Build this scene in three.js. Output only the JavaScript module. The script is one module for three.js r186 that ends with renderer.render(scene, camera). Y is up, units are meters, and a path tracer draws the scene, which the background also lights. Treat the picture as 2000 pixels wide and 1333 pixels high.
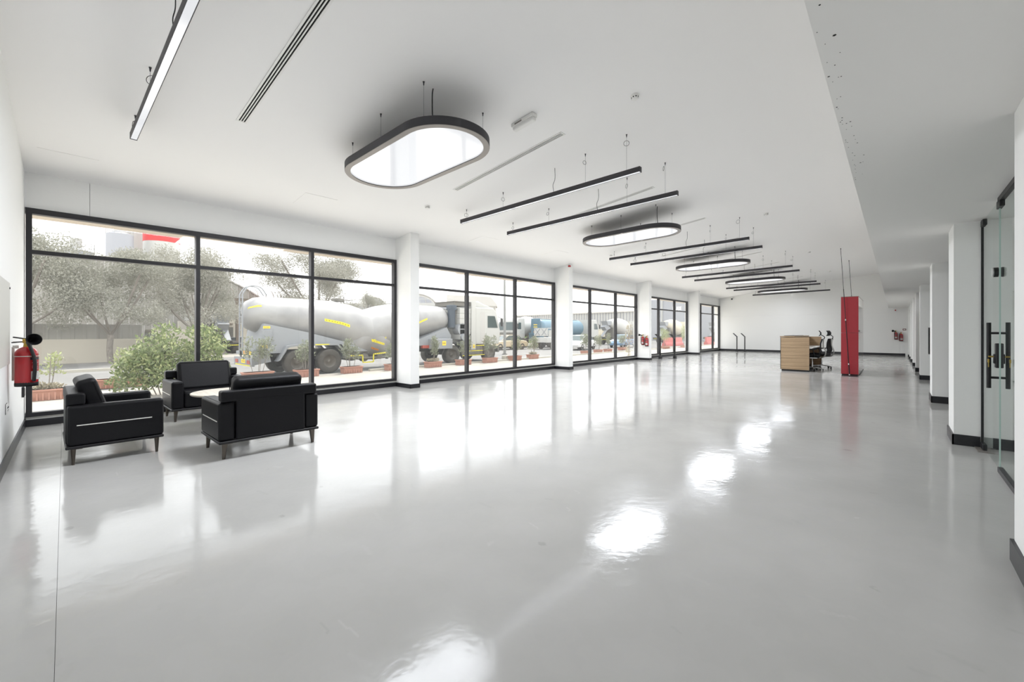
import * as THREE from 'three';
import { RoundedBoxGeometry } from 'three/addons/geometries/RoundedBoxGeometry.js';
import { mergeGeometries, mergeVertices } from 'three/addons/utils/BufferGeometryUtils.js';
import { RectAreaLightUniformsLib } from 'three/addons/lights/RectAreaLightUniformsLib.js';
import { FontLoader } from 'three/addons/loaders/FontLoader.js';
import { TextGeometry } from 'three/addons/geometries/TextGeometry.js';

// ---------------------------------------------------------------- camera, sky, sun, exposure
// World axes: x to the right across the hall (street windows at x = -8.7), y up, the hall runs away along -z.
const scene = new THREE.Scene();
const camera = new THREE.PerspectiveCamera(2 * Math.atan(666.5 / 825) * 180 / Math.PI, 2000 / 1333, 0.05, 600);
camera.position.set(0, 1.3, 0);
camera.lookAt(-0.6716, 1.3, -0.7409);
camera.setViewOffset(2000, 1333, 0, 19.5, 2000, 1333);
const renderer = new THREE.WebGLRenderer({ antialias: true });
renderer.toneMapping = THREE.LinearToneMapping;
renderer.toneMappingExposure = 3.3;
renderer.shadowMap.enabled = true;
renderer.shadowMap.type = THREE.PCFSoftShadowMap;
RectAreaLightUniformsLib.init();

const SKY = 1.12, SUN = 2.0, PANEL_LIGHT = 7.2, BAR_LIGHT = 6, GLOW = 0.25;
{ // pale hazy sky: a smooth gradient, the same all the way round
  const w = 64, h = 128, data = new Float32Array(w * h * 4);
  for (let j = 0; j < h; j++) {
    const e = Math.max(0, (j + 0.5) / h * 180 - 90) / 90, t = Math.pow(e, 0.6);
    for (let i = 0; i < w; i++) {
      const k = (j * w + i) * 4;
      data[k] = SKY * (1 - 0.16 * t); data[k + 1] = SKY * (0.993 - 0.10 * t); data[k + 2] = SKY * (0.985 + 0.0 * t); data[k + 3] = 1;
    }
  }
  const sky = new THREE.DataTexture(data, w, h, THREE.RGBAFormat, THREE.FloatType);
  sky.mapping = THREE.EquirectangularReflectionMapping; sky.magFilter = THREE.LinearFilter; sky.colorSpace = THREE.LinearSRGBColorSpace; sky.needsUpdate = true;
  scene.background = sky;
}
const sun = new THREE.DirectionalLight(new THREE.Color(1, 0.965, 0.91), SUN);
sun.position.set(-40, 90, -38 - 20); sun.target.position.set(-22, 0, -20);
sun.shadow.radius = 9;
sun.shadow.mapSize.set(4096, 4096);
Object.assign(sun.shadow.camera, { left: -70, right: 70, top: 70, bottom: -70, near: 1, far: 260 });
scene.add(sun, sun.target);

// ---------------------------------------------------------------- helpers
function rng(seed) { let a = seed >>> 0; return () => { a = (a + 0x6D2B79F5) | 0; let t = Math.imul(a ^ (a >>> 15), 1 | a); t = (t + Math.imul(t ^ (t >>> 7), 61 | t)) ^ t; return ((t ^ (t >>> 14)) >>> 0) / 4294967296; }; }
const V = (x, y, z) => new THREE.Vector3(x, y, z);
const P = (x, d, y) => new THREE.Vector3(x, y, -d);          // hall coordinates: across, along, up
const PI = Math.PI;
function prep(g) {
  let q = g.index ? g.toNonIndexed() : g;
  if (!q.attributes.normal) q.computeVertexNormals();
  if (!q.attributes.uv) q.setAttribute('uv', new THREE.BufferAttribute(new Float32Array(q.attributes.position.count * 2), 2));
  for (const k of Object.keys(q.attributes)) if (!['position', 'normal', 'uv'].includes(k)) q.deleteAttribute(k);
  q.morphAttributes = {}; q.groups = [];
  return q;
}
const merge = (list) => list.length === 1 ? list[0] : mergeGeometries(list.map(prep));
function put(g, x = 0, y = 0, z = 0, rx = 0, ry = 0, rz = 0) {
  g.applyMatrix4(new THREE.Matrix4().compose(V(x, y, z), new THREE.Quaternion().setFromEuler(new THREE.Euler(rx, ry, rz)), V(1, 1, 1)));
  return g;
}
const bx = (w, h, d, x = 0, y = 0, z = 0, rx = 0, ry = 0, rz = 0) => put(new THREE.BoxGeometry(w, h, d), x, y, z, rx, ry, rz);
const rb = (w, h, d, r, x = 0, y = 0, z = 0, rx = 0, ry = 0, rz = 0, s = 3) => put(new RoundedBoxGeometry(w, h, d, s, Math.min(r, w / 2.01, h / 2.01, d / 2.01)), x, y, z, rx, ry, rz);
const cyl = (r1, r2, h, x = 0, y = 0, z = 0, rx = 0, ry = 0, rz = 0, n = 20) => put(new THREE.CylinderGeometry(r1, r2, h, n), x, y, z, rx, ry, rz);
const tube = (pts, r, n = 8, seg = 0) => new THREE.TubeGeometry(new THREE.CatmullRomCurve3(pts), seg || pts.length * 6, r, n, false);
function bar(a, b, r, n = 6) { // straight round bar between two points
  const d = b.clone().sub(a), g = new THREE.CylinderGeometry(r, r, d.length(), n);
  g.applyMatrix4(new THREE.Matrix4().compose(a.clone().add(b).multiplyScalar(0.5), new THREE.Quaternion().setFromUnitVectors(V(0, 1, 0), d.clone().normalize()), V(1, 1, 1)));
  return g;
}
const lathe = (pts, n = 28) => new THREE.LatheGeometry(pts.map(p => new THREE.Vector2(p[0], p[1])), n);
function prism(pts, depth, bevel = 0, x = 0, y = 0, z = 0, rx = 0, ry = 0, rz = 0) { // polygon in xy pulled along z, centred on z
  const s = new THREE.Shape(pts.map(p => new THREE.Vector2(p[0], p[1])));
  const g = new THREE.ExtrudeGeometry(s, { depth: depth - 2 * bevel, bevelEnabled: bevel > 0, bevelSize: bevel, bevelThickness: bevel, bevelOffset: -bevel, bevelSegments: 2, steps: 1, curveSegments: 10 });
  g.translate(0, 0, -depth / 2 + bevel);
  return put(g, x, y, z, rx, ry, rz);
}
function loft(st, n = 28) { // rings along x: [x, cy, ry, rz]; smooth
  const pos = [], uv = [], idx = [];
  st.forEach(([x, cy, ry, rz = ry], i) => { for (let k = 0; k <= n; k++) { const a = k / n * PI * 2; pos.push(x, cy + Math.cos(a) * ry, Math.sin(a) * rz); uv.push(x, a * Math.max(ry, 0.3)); } });
  for (let i = 0; i < st.length - 1; i++) for (let k = 0; k < n; k++) { const a = i * (n + 1) + k, b = a + n + 1; idx.push(a, a + 1, b, b, a + 1, b + 1); }
  const g = new THREE.BufferGeometry();
  g.setAttribute('position', new THREE.Float32BufferAttribute(pos, 3)); g.setAttribute('uv', new THREE.Float32BufferAttribute(uv, 2)); g.setIndex(idx);
  g.computeVertexNormals();
  return g;
}
function boxUV(g, s = 1) { // uv in metres from the face direction
  const q = prep(g), p = q.attributes.position, n = q.attributes.normal, uv = new Float32Array(p.count * 2);
  for (let i = 0; i < p.count; i++) {
    const ax = Math.abs(n.getX(i)), ay = Math.abs(n.getY(i)), az = Math.abs(n.getZ(i));
    if (ay >= ax && ay >= az) { uv[2 * i] = p.getX(i) * s; uv[2 * i + 1] = p.getZ(i) * s; }
    else if (ax >= az) { uv[2 * i] = p.getZ(i) * s; uv[2 * i + 1] = p.getY(i) * s; }
    else { uv[2 * i] = p.getX(i) * s; uv[2 * i + 1] = p.getY(i) * s; }
  }
  q.setAttribute('uv', new THREE.BufferAttribute(uv, 2));
  return q;
}
const taken = {};
function numbered(name) { const n = taken[name] = (taken[name] ?? -1) + 1; return n ? `${name}_${String(n).padStart(3, '0')}` : name; }
function tag(o, label, category, group) { o.userData.label = label; o.userData.category = category; if (group) o.userData.group = group; return o; }
function thing(name, label, category, pos = V(0, 0, 0), turn = 0, group) {
  const o = new THREE.Group(); o.name = numbered(name); o.position.copy(pos); o.rotation.y = turn; scene.add(o);
  return tag(o, label, category, group);
}
function part(name, geos, mat, parent) {
  const m = new THREE.Mesh(merge(Array.isArray(geos) ? geos : [geos]), mat); m.name = name; parent.add(m); return m;
}
function struct(name, geos, mat, parent) { // a piece of the setting
  const m = new THREE.Mesh(merge(Array.isArray(geos) ? geos : [geos]), mat); m.name = parent ? name : name; (parent || scene).add(m);
  if (!parent) m.userData.kind = 'structure';
  return m;
}
function structGroup(name, pos = V(0, 0, 0)) { const o = new THREE.Group(); o.name = name; o.position.copy(pos); o.userData.kind = 'structure'; scene.add(o); return o; }

// ---------------------------------------------------------------- textures
function noiseTile(size, cells, seed, octaves = 4, gain = 0.5) { // tiling value noise, 0..1
  const out = new Float32Array(size * size); let amp = 1, total = 0, c = cells;
  for (let o = 0; o < octaves; o++) {
    const r = rng(seed + o * 77), g = new Float32Array(c * c); for (let i = 0; i < g.length; i++) g[i] = r();
    for (let y = 0; y < size; y++) {
      const fy = y / size * c, y0 = Math.floor(fy), ty = fy - y0, sy = ty * ty * (3 - 2 * ty), ya = (y0 % c) * c, yb = ((y0 + 1) % c) * c;
      for (let x = 0; x < size; x++) {
        const fx = x / size * c, x0 = Math.floor(fx), tx = fx - x0, sx = tx * tx * (3 - 2 * tx), xa = x0 % c, xb = (x0 + 1) % c;
        out[y * size + x] += amp * ((g[ya + xa] * (1 - sx) + g[ya + xb] * sx) * (1 - sy) + (g[yb + xa] * (1 - sx) + g[yb + xb] * sx) * sy);
      }
    }
    total += amp; amp *= gain; c *= 2;
  }
  for (let i = 0; i < out.length; i++) out[i] /= total;
  return out;
}
function tex(size, fn, srgb = true, rx = 1, ry = rx) { // fn(i, x, y) -> [r, g, b] 0..255
  const d = new Uint8Array(size * size * 4);
  for (let y = 0; y < size; y++) for (let x = 0; x < size; x++) { const i = y * size + x, c = fn(i, x, y); d[i * 4] = c[0]; d[i * 4 + 1] = c[1]; d[i * 4 + 2] = c[2]; d[i * 4 + 3] = 255; }
  const t = new THREE.DataTexture(d, size, size); t.wrapS = t.wrapT = THREE.RepeatWrapping; t.magFilter = THREE.LinearFilter; t.minFilter = THREE.LinearMipmapLinearFilter; t.generateMipmaps = true;
  if (srgb) t.colorSpace = THREE.SRGBColorSpace; t.repeat.set(rx, ry); t.needsUpdate = true; return t;
}
function canvasTex(w, h, draw) {
  const c = document.createElement('canvas'); c.width = w; c.height = h; draw(c.getContext('2d'), w, h);
  const t = new THREE.CanvasTexture(c); t.colorSpace = THREE.SRGBColorSpace; return t;
}
const cl = (v) => Math.max(0, Math.min(255, v));
const nA = noiseTile(512, 6, 11, 6), nB = noiseTile(512, 16, 23, 5), nC = noiseTile(512, 64, 37, 3, 0.6), nD = noiseTile(512, 5, 51, 5);
const fineBump = tex(512, (i) => { const v = nC[i] * 255; return [v, v, v]; }, false);

// floor: pale grey resin, trowel swirls, scuffs and a few small stains
const FS = 2048;
const floorMap = (() => {
  const a = noiseTile(1024, 5, 91, 6), b = noiseTile(1024, 24, 17, 4);
  const r = rng(404), marks = [];
  for (let i = 0; i < 260; i++) marks.push([r() * 1024, r() * 1024, (r() - 0.5) * 34, (r() - 0.5) * 10, 0.6 + r() * 1.1, (r() < 0.6 ? -1 : 1) * (2 + r() * 6)]);
  const scuff = new Float32Array(1024 * 1024);
  for (const [x, y, dx, dy, w, v] of marks) for (let s = 0; s <= 60; s++) {
    const t = s / 60, px = x + dx * t + Math.sin(t * 4 + x) * 2, py = y + dy * t;
    for (let oy = -1; oy <= 1; oy++) for (let ox = -1; ox <= 1; ox++) { const q = Math.hypot(ox, oy); if (q > w) continue; scuff[((Math.round(py + oy) + 2048) % 1024) * 1024 + (Math.round(px + ox) + 2048) % 1024] = v * (1 - q / (w + 0.6)); }
  }
  for (let i = 0; i < 22; i++) { const x = r() * 1024, y = r() * 1024, s = 1.5 + r() * 3.2; for (let oy = -5; oy <= 5; oy++) for (let ox = -5; ox <= 5; ox++) { const q = Math.hypot(ox, oy * 1.3); if (q < s) scuff[((Math.round(y + oy) + 2048) % 1024) * 1024 + (Math.round(x + ox) + 2048) % 1024] = -9 - r() * 6; } }
  return tex(1024, (i) => { const v = (a[i] - 0.5) * 26 + (b[i] - 0.5) * 10 + scuff[i]; return [cl(186 + v), cl(185 + v), cl(182 + v * 1.05)]; }, true, 1 / 9, 1 / 9);
})();
const floorRough = (() => { const a = noiseTile(1024, 9, 63, 6, 0.6); return tex(1024, (i) => { const v = cl(150 + (a[i] - 0.5) * 190); return [v, v, v]; }, false, 1 / 5, 1 / 5); })();
const floorBump = (() => { const a = noiseTile(1024, 40, 5, 3, 0.5), b = noiseTile(1024, 6, 9, 3, 0.5); return tex(1024, (i) => { const v = a[i] * 60 + b[i] * 195; return [v, v, v]; }, false, 1 / 1.6, 1 / 1.6); })();
// wood with long horizontal grain
const woodMap = (() => {
  const g = noiseTile(512, 4, 301, 6, 0.6), f = noiseTile(512, 8, 302, 5, 0.6);
  return tex(512, (i, x, y) => {
    const yy = (y + Math.floor((g[i] - 0.5) * 60) + 1024) % 512, k = yy * 512 + ((x >> 4) % 512);
    const s = (f[k] - 0.5) * 1.5 + (nB[((yy * 3) % 512) * 512 + (x >> 5)] - 0.5) * 0.9, v = s * 62;
    return [cl(160 + v), cl(135 + v * 0.92), cl(105 + v * 0.8)];
  }, true, 1 / 1.3, 1 / 0.34);
})();
const sandMap = tex(512, (i) => { const v = (nA[i] - 0.5) * 40 + (nC[i] - 0.5) * 26; return [cl(214 + v), cl(206 + v), cl(194 + v * 0.95)]; }, true, 1 / 5, 1 / 5);
const roadMap = tex(512, (i) => { const v = (nD[i] - 0.5) * 34 + (nC[i] - 0.5) * 20; return [cl(176 + v), cl(173 + v), cl(168 + v)]; }, true, 1 / 7, 1 / 7);
const dustMap = tex(512, (i) => { const v = (nA[i] - 0.5) * 46 + (nC[i] - 0.5) * 10; return [cl(208 + v), cl(206 + v), cl(201 + v * 0.9)]; }, true, 1 / 3, 1 / 3);
const barkMap = tex(256, (i, x, y) => { const v = (nB[(y * 2) * 512 + x] - 0.5) * 60; return [cl(150 + v), cl(142 + v), cl(132 + v)]; }, true, 2, 1);
const chevronTex = (bg, n) => canvasTex(512, 64, (c, w, h) => { // arrows pointing both ways from the middle
  c.fillStyle = bg; c.fillRect(0, 0, w, h); c.fillStyle = '#16150f';
  for (let k = 0; k < n; k++) { const x = (k + 0.5) * w / n, s = x < w / 2 ? -1 : 1, a = w / n * 0.22; c.beginPath(); c.moveTo(x - s * a, 12); c.lineTo(x + s * a, h / 2); c.lineTo(x - s * a, h - 12); c.lineTo(x - s * a * 2.2, h - 12); c.lineTo(x - s * a * 0.4, h / 2); c.lineTo(x - s * a * 2.2, 12); c.fill(); }
});
const dashTex = (bg) => canvasTex(512, 32, (c, w, h) => { c.fillStyle = bg; c.fillRect(0, 0, w, h); c.fillStyle = '#1c1b16'; for (let k = 0; k < 14; k++) c.fillRect((k + 0.3) * w / 14, 7, w / 40, h - 14); });
const plateTex = (bg, fg) => canvasTex(256, 96, (c, w, h) => { c.fillStyle = bg; c.fillRect(0, 0, w, h); c.fillStyle = fg; const r = rng(9); for (let k = 0; k < 7; k++) c.fillRect(26 + k * 30, 30, 12 + r() * 12, 36); });

const paleWoodMap = tex(512, (i, x, y) => { const v = (nB[((y * 5) % 512) * 512 + (x >> 3)] - 0.5) * 46; return [cl(212 + v), cl(203 + v), cl(188 + v)]; }, true, 1 / 0.9, 1 / 0.9);
// ---------------------------------------------------------------- materials
const std = (o) => new THREE.MeshStandardMaterial(o), phy = (o) => new THREE.MeshPhysicalMaterial(o);
const M = {
  paint: std({ color: 0xf6f6f4, roughness: 0.72, bumpMap: fineBump, bumpScale: 0.0006 }),
  ceiling: std({ color: 0xf8f7f6, roughness: 0.85 }),
  plaster: std({ color: 0xf0efec, roughness: 0.8, bumpMap: fineBump, bumpScale: 0.001 }),
  floor: phy({ map: floorMap, roughness: 0.2, roughnessMap: floorRough, bumpMap: floorBump, bumpScale: 0.0018, specularIntensity: 1, ior: 1.26 }),
  skirting: std({ color: 0x222226, roughness: 0.35 }),
  frame: std({ color: 0x2b2a2d, roughness: 0.45, metalness: 0.2 }),
  sill: std({ color: 0xe4e3dd, roughness: 0.5 }),
  glass: phy({ color: 0xf4f5f3, roughness: 0, transmission: 0.93, thickness: 0, ior: 1.5 }),
  officeGlass: phy({ color: 0xdfe8e5, roughness: 0, transmission: 0.96, thickness: 0, ior: 1.5 }),
  glassEdge: phy({ color: 0xbfd8d0, roughness: 0.1 }),
  fixture: std({ color: 0x3b3a3e, roughness: 0.55, metalness: 0.1 }),
  trimRing: std({ color: 0x8d8782, roughness: 0.4, metalness: 0.2 }),
  glow: phy({ color: 0x303030, roughness: 0.08, emissive: new THREE.Color(0.955, 0.972, 1.0), emissiveIntensity: GLOW }),
  wire: std({ color: 0x77757a, roughness: 0.4, metalness: 0.6 }),
  black: std({ color: 0x19191b, roughness: 0.5 }),
  slotDark: std({ color: 0x141211, roughness: 0.9 }),
  white: std({ color: 0xf0efec, roughness: 0.45 }),
  leather: phy({ color: 0x131316, roughness: 0.46, bumpMap: fineBump, bumpScale: 0.0006, specularIntensity: 0.45 }),
  leatherDark: phy({ color: 0x121215, roughness: 0.5 }),
  piping: std({ color: 0x0c0c0d, roughness: 0.7 }),
  chrome: std({ color: 0x605a54, roughness: 0.28, metalness: 0.9 }),
  brightChrome: std({ color: 0xd8d8d8, roughness: 0.18, metalness: 0.95 }),
  strip: std({ color: 0xe9e8e2, roughness: 0.4 }),
  wood: std({ map: woodMap, roughness: 0.5 }),
  paleWood: std({ map: paleWoodMap, roughness: 0.5 }),
  woodEdge: std({ color: 0xb9996c, roughness: 0.55 }),
  red: phy({ color: 0xb01822, roughness: 0.28, clearcoat: 0.4 }),
  redPanel: phy({ color: 0xb0303a, roughness: 0.32 }),
  whiteGloss: phy({ color: 0xdfe0de, roughness: 0.06, clearcoat: 1, clearcoatRoughness: 0.03 }),
  brass: std({ color: 0xb59a4c, roughness: 0.35, metalness: 0.8 }),
  yellow: std({ color: 0xe8c81e, roughness: 0.6 }),
  rubber: std({ color: 0x222121, roughness: 0.75 }),
  mesh: std({ color: 0x17171a, roughness: 0.85 }),
  steelPlate: std({ color: 0xd6d5cf, roughness: 0.4, metalness: 0.1 }),
  apron: std({ color: 0xe6e1d8, roughness: 0.9, bumpMap: fineBump, bumpScale: 0.002 }),
  sand: std({ color: new THREE.Color(0.4, 0.4, 0.4), map: sandMap, roughness: 0.95 }),
  road: std({ color: new THREE.Color(0.34, 0.34, 0.34), map: roadMap, roughness: 0.95 }),
  kerb: std({ color: 0xa9a498, roughness: 0.9 }),
  cream: std({ color: 0xb8b1a3, roughness: 0.9, bumpMap: fineBump, bumpScale: 0.002 }),
  sheet: std({ color: 0x8f8c84, roughness: 0.7 }),
  sheet2: std({ color: 0x86827a, roughness: 0.7 }),
  sheetLight: std({ color: 0xb2aea8, roughness: 0.7 }),
  brownSteel: std({ color: 0x6e6256, roughness: 0.8 }),
  roofGrey: std({ color: 0xa6a5a1, roughness: 0.7 }),
  facade: std({ color: 0x949599, roughness: 0.8 }),
  tank: std({ color: new THREE.Color(0.43, 0.43, 0.44), map: dustMap, roughness: 0.42, metalness: 0.15 }),
  truckWhite: std({ color: 0xa9a8a3, roughness: 0.45 }),
  truckGrey: std({ color: 0x86888a, roughness: 0.55 }),
  chassis: std({ color: 0x2d2b28, roughness: 0.8 }),
  tyre: std({ color: 0x4a4640, roughness: 0.95 }),
  hub: std({ color: 0x6a645b, roughness: 0.8 }),
  dirt: std({ color: 0x66635c, roughness: 0.9 }),
  windscreen: phy({ color: 0x33403e, roughness: 0.08 }),
  blueTank: std({ color: 0x4a6877, roughness: 0.4 }),
  gold: phy({ color: 0xb0a084, roughness: 0.3, clearcoat: 0.6 }),
  carWhite: phy({ color: 0xbab9b7, roughness: 0.3, clearcoat: 0.6 }),
  carBlue: phy({ color: 0x587892, roughness: 0.3, clearcoat: 0.6 }),
  beige: std({ color: 0xb8b19e, roughness: 0.6 }),
  terracotta: std({ color: 0xa27563, roughness: 0.85 }),
  soil: std({ color: 0x726252, roughness: 1 }),
  barrier: std({ color: 0xb05550, roughness: 0.6 }),
  siloRed: std({ color: 0xbc3030, roughness: 0.7 }),
  bark: std({ color: new THREE.Color(0.7, 0.7, 0.7), map: barkMap, roughness: 0.95 }),
  lamp: std({ color: 0x7d7d79, roughness: 0.6 }),
  orange: std({ color: 0xd98a2b, roughness: 0.6 }),
  tail: std({ color: 0xa34a3c, roughness: 0.4 }),
  bin: std({ color: 0x4f5254, roughness: 0.7 }),
  grass: std({ color: 0x688638, roughness: 1 }),
};
const leafMat = (r, g, b) => phy({ color: new THREE.Color().setRGB(r, g, b), roughness: 0.9, transmission: 0.3, thickness: 0, side: THREE.DoubleSide });
M.leafTree = leafMat(0.27, 0.265, 0.215); M.leafTree2 = leafMat(0.30, 0.29, 0.24); M.leafBush = leafMat(0.13, 0.17, 0.06); M.leafBush2 = leafMat(0.30, 0.33, 0.15); M.leafPot = leafMat(0.22, 0.235, 0.155); M.leafDry = leafMat(0.34, 0.30, 0.21);
M.tapeYellow = std({ map: chevronTex('#efdc1c', 9), roughness: 0.5 }); M.tapeOrange = std({ map: chevronTex('#e0861f', 8), roughness: 0.5 }); M.dash = std({ map: dashTex('#e6d936'), roughness: 0.6 });
M.plateYellow = std({ map: plateTex('#e6c93a', '#8f6a2a'), roughness: 0.6 }); M.plateOrange = std({ map: plateTex('#e3a04e', '#8d5a2b'), roughness: 0.6 });

// ---------------------------------------------------------------- the hall
const XW = -8.72, XS = -0.25, XC = 0.5, XG = 0.72, DF = 30.25, YS = 2.53;   // street glazing, soffit edge, column face, office fronts, far wall, soffit height
const ceilY = (x) => 3.46 + 0.12 * (x - XW);
const leftD = (x) => -0.195 - 0.027 * (x - XW);                               // the short wall on the left is a little out of square
// floor: two pours that meet at a joint
const floor = structGroup('floor');
{
  const x0 = -9.0, x1 = 5.6, seam = (x) => -0.027 - 0.0205 * x; // the joint runs beside the left wall
  const slab = (pts, y) => { const g = prism(pts, 0.2); g.rotateX(-PI / 2); g.translate(0, y - 0.1, 0); return boxUV(g); };
  part('floor_slab', slab([[x0, seam(x0) + 0.0007], [x1, seam(x1) + 0.0007], [x1, DF + 0.2], [x0, DF + 0.2]], 0), M.floor, floor);
  part('floor_slab', slab([[x0, -0.75], [x1, -0.75], [x1, seam(x1) - 0.0007], [x0, seam(x0) - 0.0007]], 0.0006), M.floor, floor);
}
// ceiling, rising from the street side to the bulkhead
struct('ceiling', [prism([[XW - 0.25, ceilY(XW - 0.25)], [XS + 0.1, ceilY(XS + 0.1)], [XS + 0.1, ceilY(XS + 0.1) + 0.2], [XW - 0.25, ceilY(XW - 0.25) + 0.2]], DF + 0.95, 0, 0, 0, -(DF - 0.55) / 2)], M.ceiling);
struct('ceiling_soffit', [bx(5.8, 2.4, DF + 0.95, XS + 2.9, YS + 1.2, -(DF - 0.55) / 2)], M.plaster);
// walls
{
  const len = 10.4, a = Math.atan(0.027), cx = -4.1, g = bx(len, 5, 0.3, 0, 0, 0, 0, -a, 0);
  g.translate(cx, 2.5, -leftD(cx) + 0.15); struct('wall_left', g, M.paint);
  const b = bx(9.2, 0.12, 0.014, 0, 0, 0, 0, -a, 0); b.translate(-4.15, 0.06, -leftD(-4.15) - 0.007); struct('baseboard_left', b, M.skirting);
}
struct('wall_back', [bx(14.6, 2.279, 0.3, -1.7, 1.1395, -DF - 0.15), bx(14.6, 2.719, 0.3, -1.7, 3.6405, -DF - 0.15)], M.paint);
struct('baseboard_back', bx(9.1, 0.12, 0.014, -4.15, 0.06, -DF + 0.007), M.skirting);
struct('wall_outer_right', bx(0.2, 2.6, DF + 0.95, 5.4, 1.3, -(DF - 0.55) / 2), M.plaster);
struct('wall_street_lintel', [bx(0.24, 1.2, 1.13, XW - 0.12, 3.57, 0.136), bx(0.24, 1.2, DF - 0.232, XW - 0.12, 3.57, -(DF + 0.634) / 2)], M.paint);
struct('wall_street_upstand', bx(0.24, 0.135, DF + 0.9, XW - 0.10, 0.0675, -(DF - 0.5) / 2), M.sill);
struct('baseboard_street', bx(0.014, 0.095, DF + 0.3, XW + 0.027, 0.0475, -(DF - 0.15) / 2), M.skirting);
struct('trim_1', [bx(0.78, 0.35, DF + 8, XW - 0.63, 3.19, -DF / 2)], std({ color: 0xa3988a, roughness: 0.8 }));   // street side overhang
for (let k = 0; k < 14; k++) {
  const d = 0.35 + k * 1.03, o = thing('downlight', `small round downlight in the beige overhang outside the ${d < 5.6 ? 'first' : d < 11.8 ? 'second' : 'third'} window, ${['first', 'second', 'third', 'fourth', 'fifth', 'sixth'][d < 5.6 ? k : d < 11.8 ? k - 6 : k - 12]} from its left end`, 'downlight', P(XW - 0.62, d, 3.015), 0, 'downlights in the overhang outside the glazing');
  part('rim', cyl(0.06, 0.06, 0.012, 0, 0.0, 0, 0, 0, 0, 14), M.brownSteel, o); part('lens', cyl(0.045, 0.045, 0.006, 0, -0.006, 0, 0, 0, 0, 14), M.black, o);
}
// street side pillars
const pillarD = [5.53, 11.78, 18.03, 24.38];
pillarD.forEach((d, k) => {
  const o = structGroup(`wall_pillar_${k + 1}`);
  part('shaft', bx(0.74, 3.9, 0.23, -8.1 - 0.37, 1.95, -d - 0.115), M.paint, o);
  part('baseboard', [bx(0.64, 0.095, 0.014, -8.1 - 0.30, 0.0475, -d + 0.007), bx(0.014, 0.095, 0.258, -8.1 + 0.007, 0.0475, -d - 0.115), bx(0.64, 0.095, 0.014, -8.1 - 0.30, 0.0475, -d - 0.237)], M.skirting, o);
});
// windows, three bays of two panes between pillars
const bays = [[-0.19, 5.525, [1.715, 3.595]], [5.765, 11.775, [7.765, 9.75]], [12.015, 18.025, [14.08, 16.1]], [18.265, 24.375, [20.46, 22.51]], [24.615, 30.25, [26.59, 28.9]]];
bays.forEach(([d0, d1, mul], k) => {
  const w = structGroup(`window_${k + 1}`), y0 = 0.135, y1 = 2.97, tr = 2.375, f = 0.058, dp = 0.11;
  part('head_rail', bx(dp, 0.075, d1 - d0, XW, y1 - 0.0375, -(d0 + d1) / 2), M.frame, w);
  part('bottom_rail', bx(dp, 0.055, d1 - d0, XW, y0 + 0.0275, -(d0 + d1) / 2), M.frame, w);
  const xs = [d0 + f / 2 + 0.005, ...mul, d1 - f / 2 - 0.005];
  xs.forEach((d, i) => part(i === 0 || i === 3 ? 'jamb' : 'mullion', bx(dp + 0.01, y1 - y0 - 0.13, f, XW, (y1 + y0) / 2 - 0.01, -d), M.frame, w));
  for (let i = 0; i < 3; i++) {
    const a = xs[i] + f / 2, b = xs[i + 1] - f / 2;
    part('transom', bx(dp, 0.055, b - a, XW, tr, -(a + b) / 2), M.frame, w);
    part('pane', put(new THREE.PlaneGeometry(b - a, tr - 0.0275 - y0 - 0.055), XW, (tr - 0.0275 + y0 + 0.055) / 2, -(a + b) / 2, 0, PI / 2, 0), M.glass, w);
    part('pane', put(new THREE.PlaneGeometry(b - a, y1 - 0.075 - tr - 0.0275), XW, (y1 - 0.075 + tr + 0.0275) / 2, -(a + b) / 2, 0, PI / 2, 0), M.glass, w);
  }
});
// office side: pier, columns, partitions and glass fronts under the soffit
{
  const o = structGroup('wall_right_pier');
  part('pier', bx(1.6, YS, 4.2, XC + 0.8, YS / 2, -(3.67 - 4.2 / 2)), M.paint, o);
  part('baseboard', [bx(0.016, 0.12, 4.1, XC - 0.008, 0.06, -(3.686 - 2.05)), bx(0.2, 0.12, 0.016, XC + 0.1, 0.06, -3.678)], M.skirting, o);
}
const columnD = [[7.0, 7.6], [10.8, 11.4], [15.7, 16.3], [18.75, 19.3], [21.65, 22.2], [24.4, 24.9], [26.8, 27.3], [28.9, 29.4]];
columnD.forEach(([a, b], k) => {
  const o = structGroup(`wall_column_${k + 1}`);
  part('shaft', bx(0.3, YS, b - a, XC + 0.15, YS / 2, -(a + b) / 2), M.paint, o);
  part('baseboard', [bx(0.22, 0.12, 0.014, XC + 0.096, 0.06, -a + 0.007), bx(0.014, 0.12, b - a + 0.028, XC - 0.007, 0.06, -(a + b) / 2), bx(0.22, 0.12, 0.014, XC + 0.096, 0.06, -b - 0.007)], M.skirting, o);
  struct(`wall_office_${k + 1}`, bx(4.6, YS, 0.14, XG + 2.33, YS / 2, -a - 0.09), M.plaster);
  if (k === 0) struct('baseboard_office', bx(4.5, 0.12, 0.014, XG + 2.3, 0.06, -a - 0.01), M.skirting);
  if (k >= 3) { const p = columnD[k - 1][1]; struct(`wall_front_${k - 2}`, bx(0.1, YS, a - p, XG + 0.06, YS / 2, -(a + p) / 2), M.paint); }
});
struct('wall_front_6', bx(0.1, YS, DF - 29.4, XG + 0.06, YS / 2, -(DF + 29.4) / 2), M.paint);
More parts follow.
